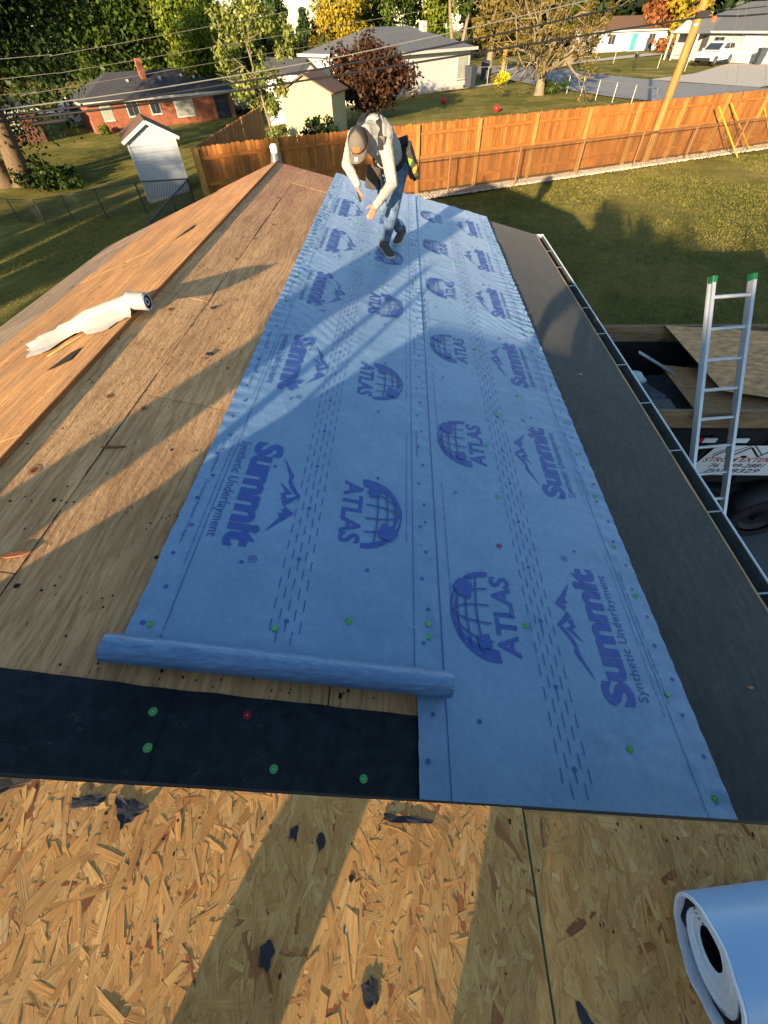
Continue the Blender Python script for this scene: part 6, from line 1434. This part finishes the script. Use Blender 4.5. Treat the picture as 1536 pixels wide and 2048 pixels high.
tree('dark tree behind the grey house', (58, 110), 15, 9, 1, L_DARK, 5000, .6, 46, group=BG)
tree('olive tree behind the bare tree', (15, 104), 12, 7, 1, L_OLIVE, 5000, .5, 47, group=BG)
tree('dull green tree in the gap right of the bare tree', (50, 132), 15, 9, 1, L_GREEN, 4500, .6, 48, group=BG)
# a wood closing the view behind, lower where the sky shows
def far_wood():
    rng = np.random.default_rng(50); C = []; Rr = []
    for i in range(420):
        t = rng.uniform(-1.05, 1.05); y = rng.uniform(120, 150); x = t * y; ratio = x / y
        hmax = 17 if not (-.285 < ratio < -.232 or -.20 < ratio < -.118) else 2.2
        C.append((x, y, rng.uniform(-2.5, hmax))); Rr.append(rng.uniform(2.0, 4.2) if hmax > 5 else 1.6)
    o = leafcloud('far_wood', L_GREEN, None, C, Rr, 26000, .8, rng, .4) if False else None
    root = bpy.data.objects.new('tmp', None)
    me_o = leafcloud2('far_wood', L_GREEN, C, Rr, 26000, .85, rng); centre_origin(me_o); tag(me_o, 'continuous wood closing the view behind the houses', 'wood', kind='stuff')
def leafcloud2(name, mat, C, Rr, N, size, rng):
    r = thing('t', 't', 't', (0, 0, 0)); o = leafcloud(name, mat, r, C, Rr, N, size, rng, .4); o.parent = None; bpy.data.objects.remove(r); return o
far_wood()
def shrub(label, base, r, h, mat, N, size, seed, name='shrub', group=None):
    rng = np.random.default_rng(seed); x, y = base; z = TZ(x, y); root = thing(name, label, 'shrub', (x, y, z), group=group); mb = MB()
    for k in range(6): a = 6.283 * k / 6; mb.tube([(x, y, z - .05), (x + .4 * r * math.cos(a), y + .4 * r * math.sin(a), z + h * .6)], [.02, .01], 5)
    mb.build('stem', M_BARK, root)
    C = [(x + rng.normal() * r * .45, y + rng.normal() * r * .45, z + h * rng.uniform(.15, .8)) for _ in range(16)]; leafcloud('foliage', mat, root, C, [r * .42] * 16, N, size, rng, .3, .8)
shrub('dark shrub at the foot of the twin trunk tree', (-24.6, 34.2), 1.7, 1.2, L_DARK, 1800, .14, 60)
shrub('leafy shrub right of the twin trunk tree', (-23.0, 33.6), 1.2, .8, L_GREEN, 900, .12, 61)
shrub('yellow bush beside the post behind the bare tree', (9.4, 57.2), .75, .9, leafmat('leaf bright yellow', [lin(150, 150, 20), lin(206, 196, 30), lin(228, 214, 60)]), 700, .11, 62)
shrub('dark shrub against the right corner of the beige shed', (-4.6, 28.6), .8, 1.3, L_DARK, 1200, .09, 63)
shrub('pale dry shrub left of the beige shed', (-7.3, 29.6), .8, 1.1, L_PALE, 900, .08, 64)
shrub('low shrub under the bare tree', (12.1, 48.6), 1.0, .8, L_GREEN, 800, .1, 65)
shrub('brown shrub beside the far white house', (43.0, 104), 1.6, 1.6, L_ORANGE, 800, .22, 66)
shrub('small bush at the corner of the brick house', (-30.6, 55.2), .7, .8, L_LIME, 500, .12, 67)
# trees behind the photographer that shade the lawns (out of frame)
def sunpos(t, a, b): return Vector((-SUN.x * t + .9335 * a + .072 * b, -SUN.y * t - .3587 * a + .1875 * b, 4 - SUN.z * t + .98 * b))
def shade_tree(label, a, btop, cr, t, seed, N=5000, size=.2):
    p = sunpos(t, a, btop); hh = p.z - TZ(p.x, p.y); tree(label, (p.x, p.y), hh, cr, max(1.2, hh - 2.0 * cr), L_GREEN, N, size, seed, 'shade_tree', group='trees behind the photographer', nc=70, clump=.34, shell=.2)
shade_tree('tree behind the photographer to the right, nearest', 3.5, -.45, 2.7, 26, 70, 9000)
shade_tree('low tree behind the photographer', 1.08, -.56, 1.35, 22, 78, 14000, .13)
shade_tree('tree behind the photographer, further right', 7.4, .05, 3.2, 30, 71, 7000)
shade_tree('tree behind the photographer, far right', 12.5, .3, 3.2, 30, 72, 6000)
shade_tree('tree behind the house on the left, nearest', -8.6, .9, 1.9, 30, 79, 6000)
shade_tree('tree behind the house on the left, second', -11.6, 1.0, 2.3, 32, 73, 7000)
shade_tree('tree behind the house on the left, third', -15.0, .95, 2.6, 30, 74, 7000)
shade_tree('tree behind the house on the left, fourth', -18.8, .9, 2.6, 32, 75, 7000)
shade_tree('tree behind the house on the left, fifth', -23.5, -.6, 2.8, 30, 76, 7000)
shade_tree('tree behind the house on the left, sixth', -29.0, -.2, 3.0, 30, 77, 7000)
# grass tufts on the nearer lawns
def grass():
    rng = np.random.default_rng(80); N = 220000; X = np.concatenate([rng.uniform(2.6, 18, N // 2), rng.uniform(-16, -4.6, N // 2)]); Y = np.concatenate([rng.uniform(5.8, 24, N // 2), rng.uniform(4, 26, N // 2)])
    F = 20.0 + .463 * (X - 4.5); keep = (Y < F - .7) | (X < -6.5); keep &= ~((X < 7) & (Y < 5.6) & (X > 0)); X, Y = X[keep], Y[keep]; n = len(X); Z = np.array([TZ(a, b) for a, b in zip(X, Y)]) - .02
    h = rng.uniform(.02, .045, n); a = rng.uniform(0, 6.283, n); w = .010; dx, dy = np.cos(a) * w, np.sin(a) * w; lx, ly = rng.normal(0, .03, n), rng.normal(0, .03, n)
    V = np.empty((n, 3, 3)); V[:, 0] = np.stack([X - dx, Y - dy, Z], 1); V[:, 1] = np.stack([X + dx, Y + dy, Z], 1); V[:, 2] = np.stack([X + lx, Y + ly, Z + h], 1)
    me = bpy.data.meshes.new('grass'); me.vertices.add(n * 3); me.vertices.foreach_set('co', V.ravel()); me.loops.add(n * 3); me.loops.foreach_set('vertex_index', np.arange(n * 3, dtype=np.int32)); me.polygons.add(n)
    me.polygons.foreach_set('loop_start', np.arange(0, n * 3, 3, dtype=np.int32)); me.polygons.foreach_set('loop_total', np.full(n, 3, dtype=np.int32)); me.materials.append(leafmat('grass blade', [lin(80, 86, 36), lin(118, 114, 54), lin(156, 142, 82)], .2))
    at = me.attributes.new('tint', 'FLOAT', 'FACE'); at.data.foreach_set('value', rng.random(n).astype(np.float32)); me.update(); me.validate(); o = link('grass', me); tag(o, 'short lawn grass behind and beside the house', 'grass', kind='stuff')
grass()
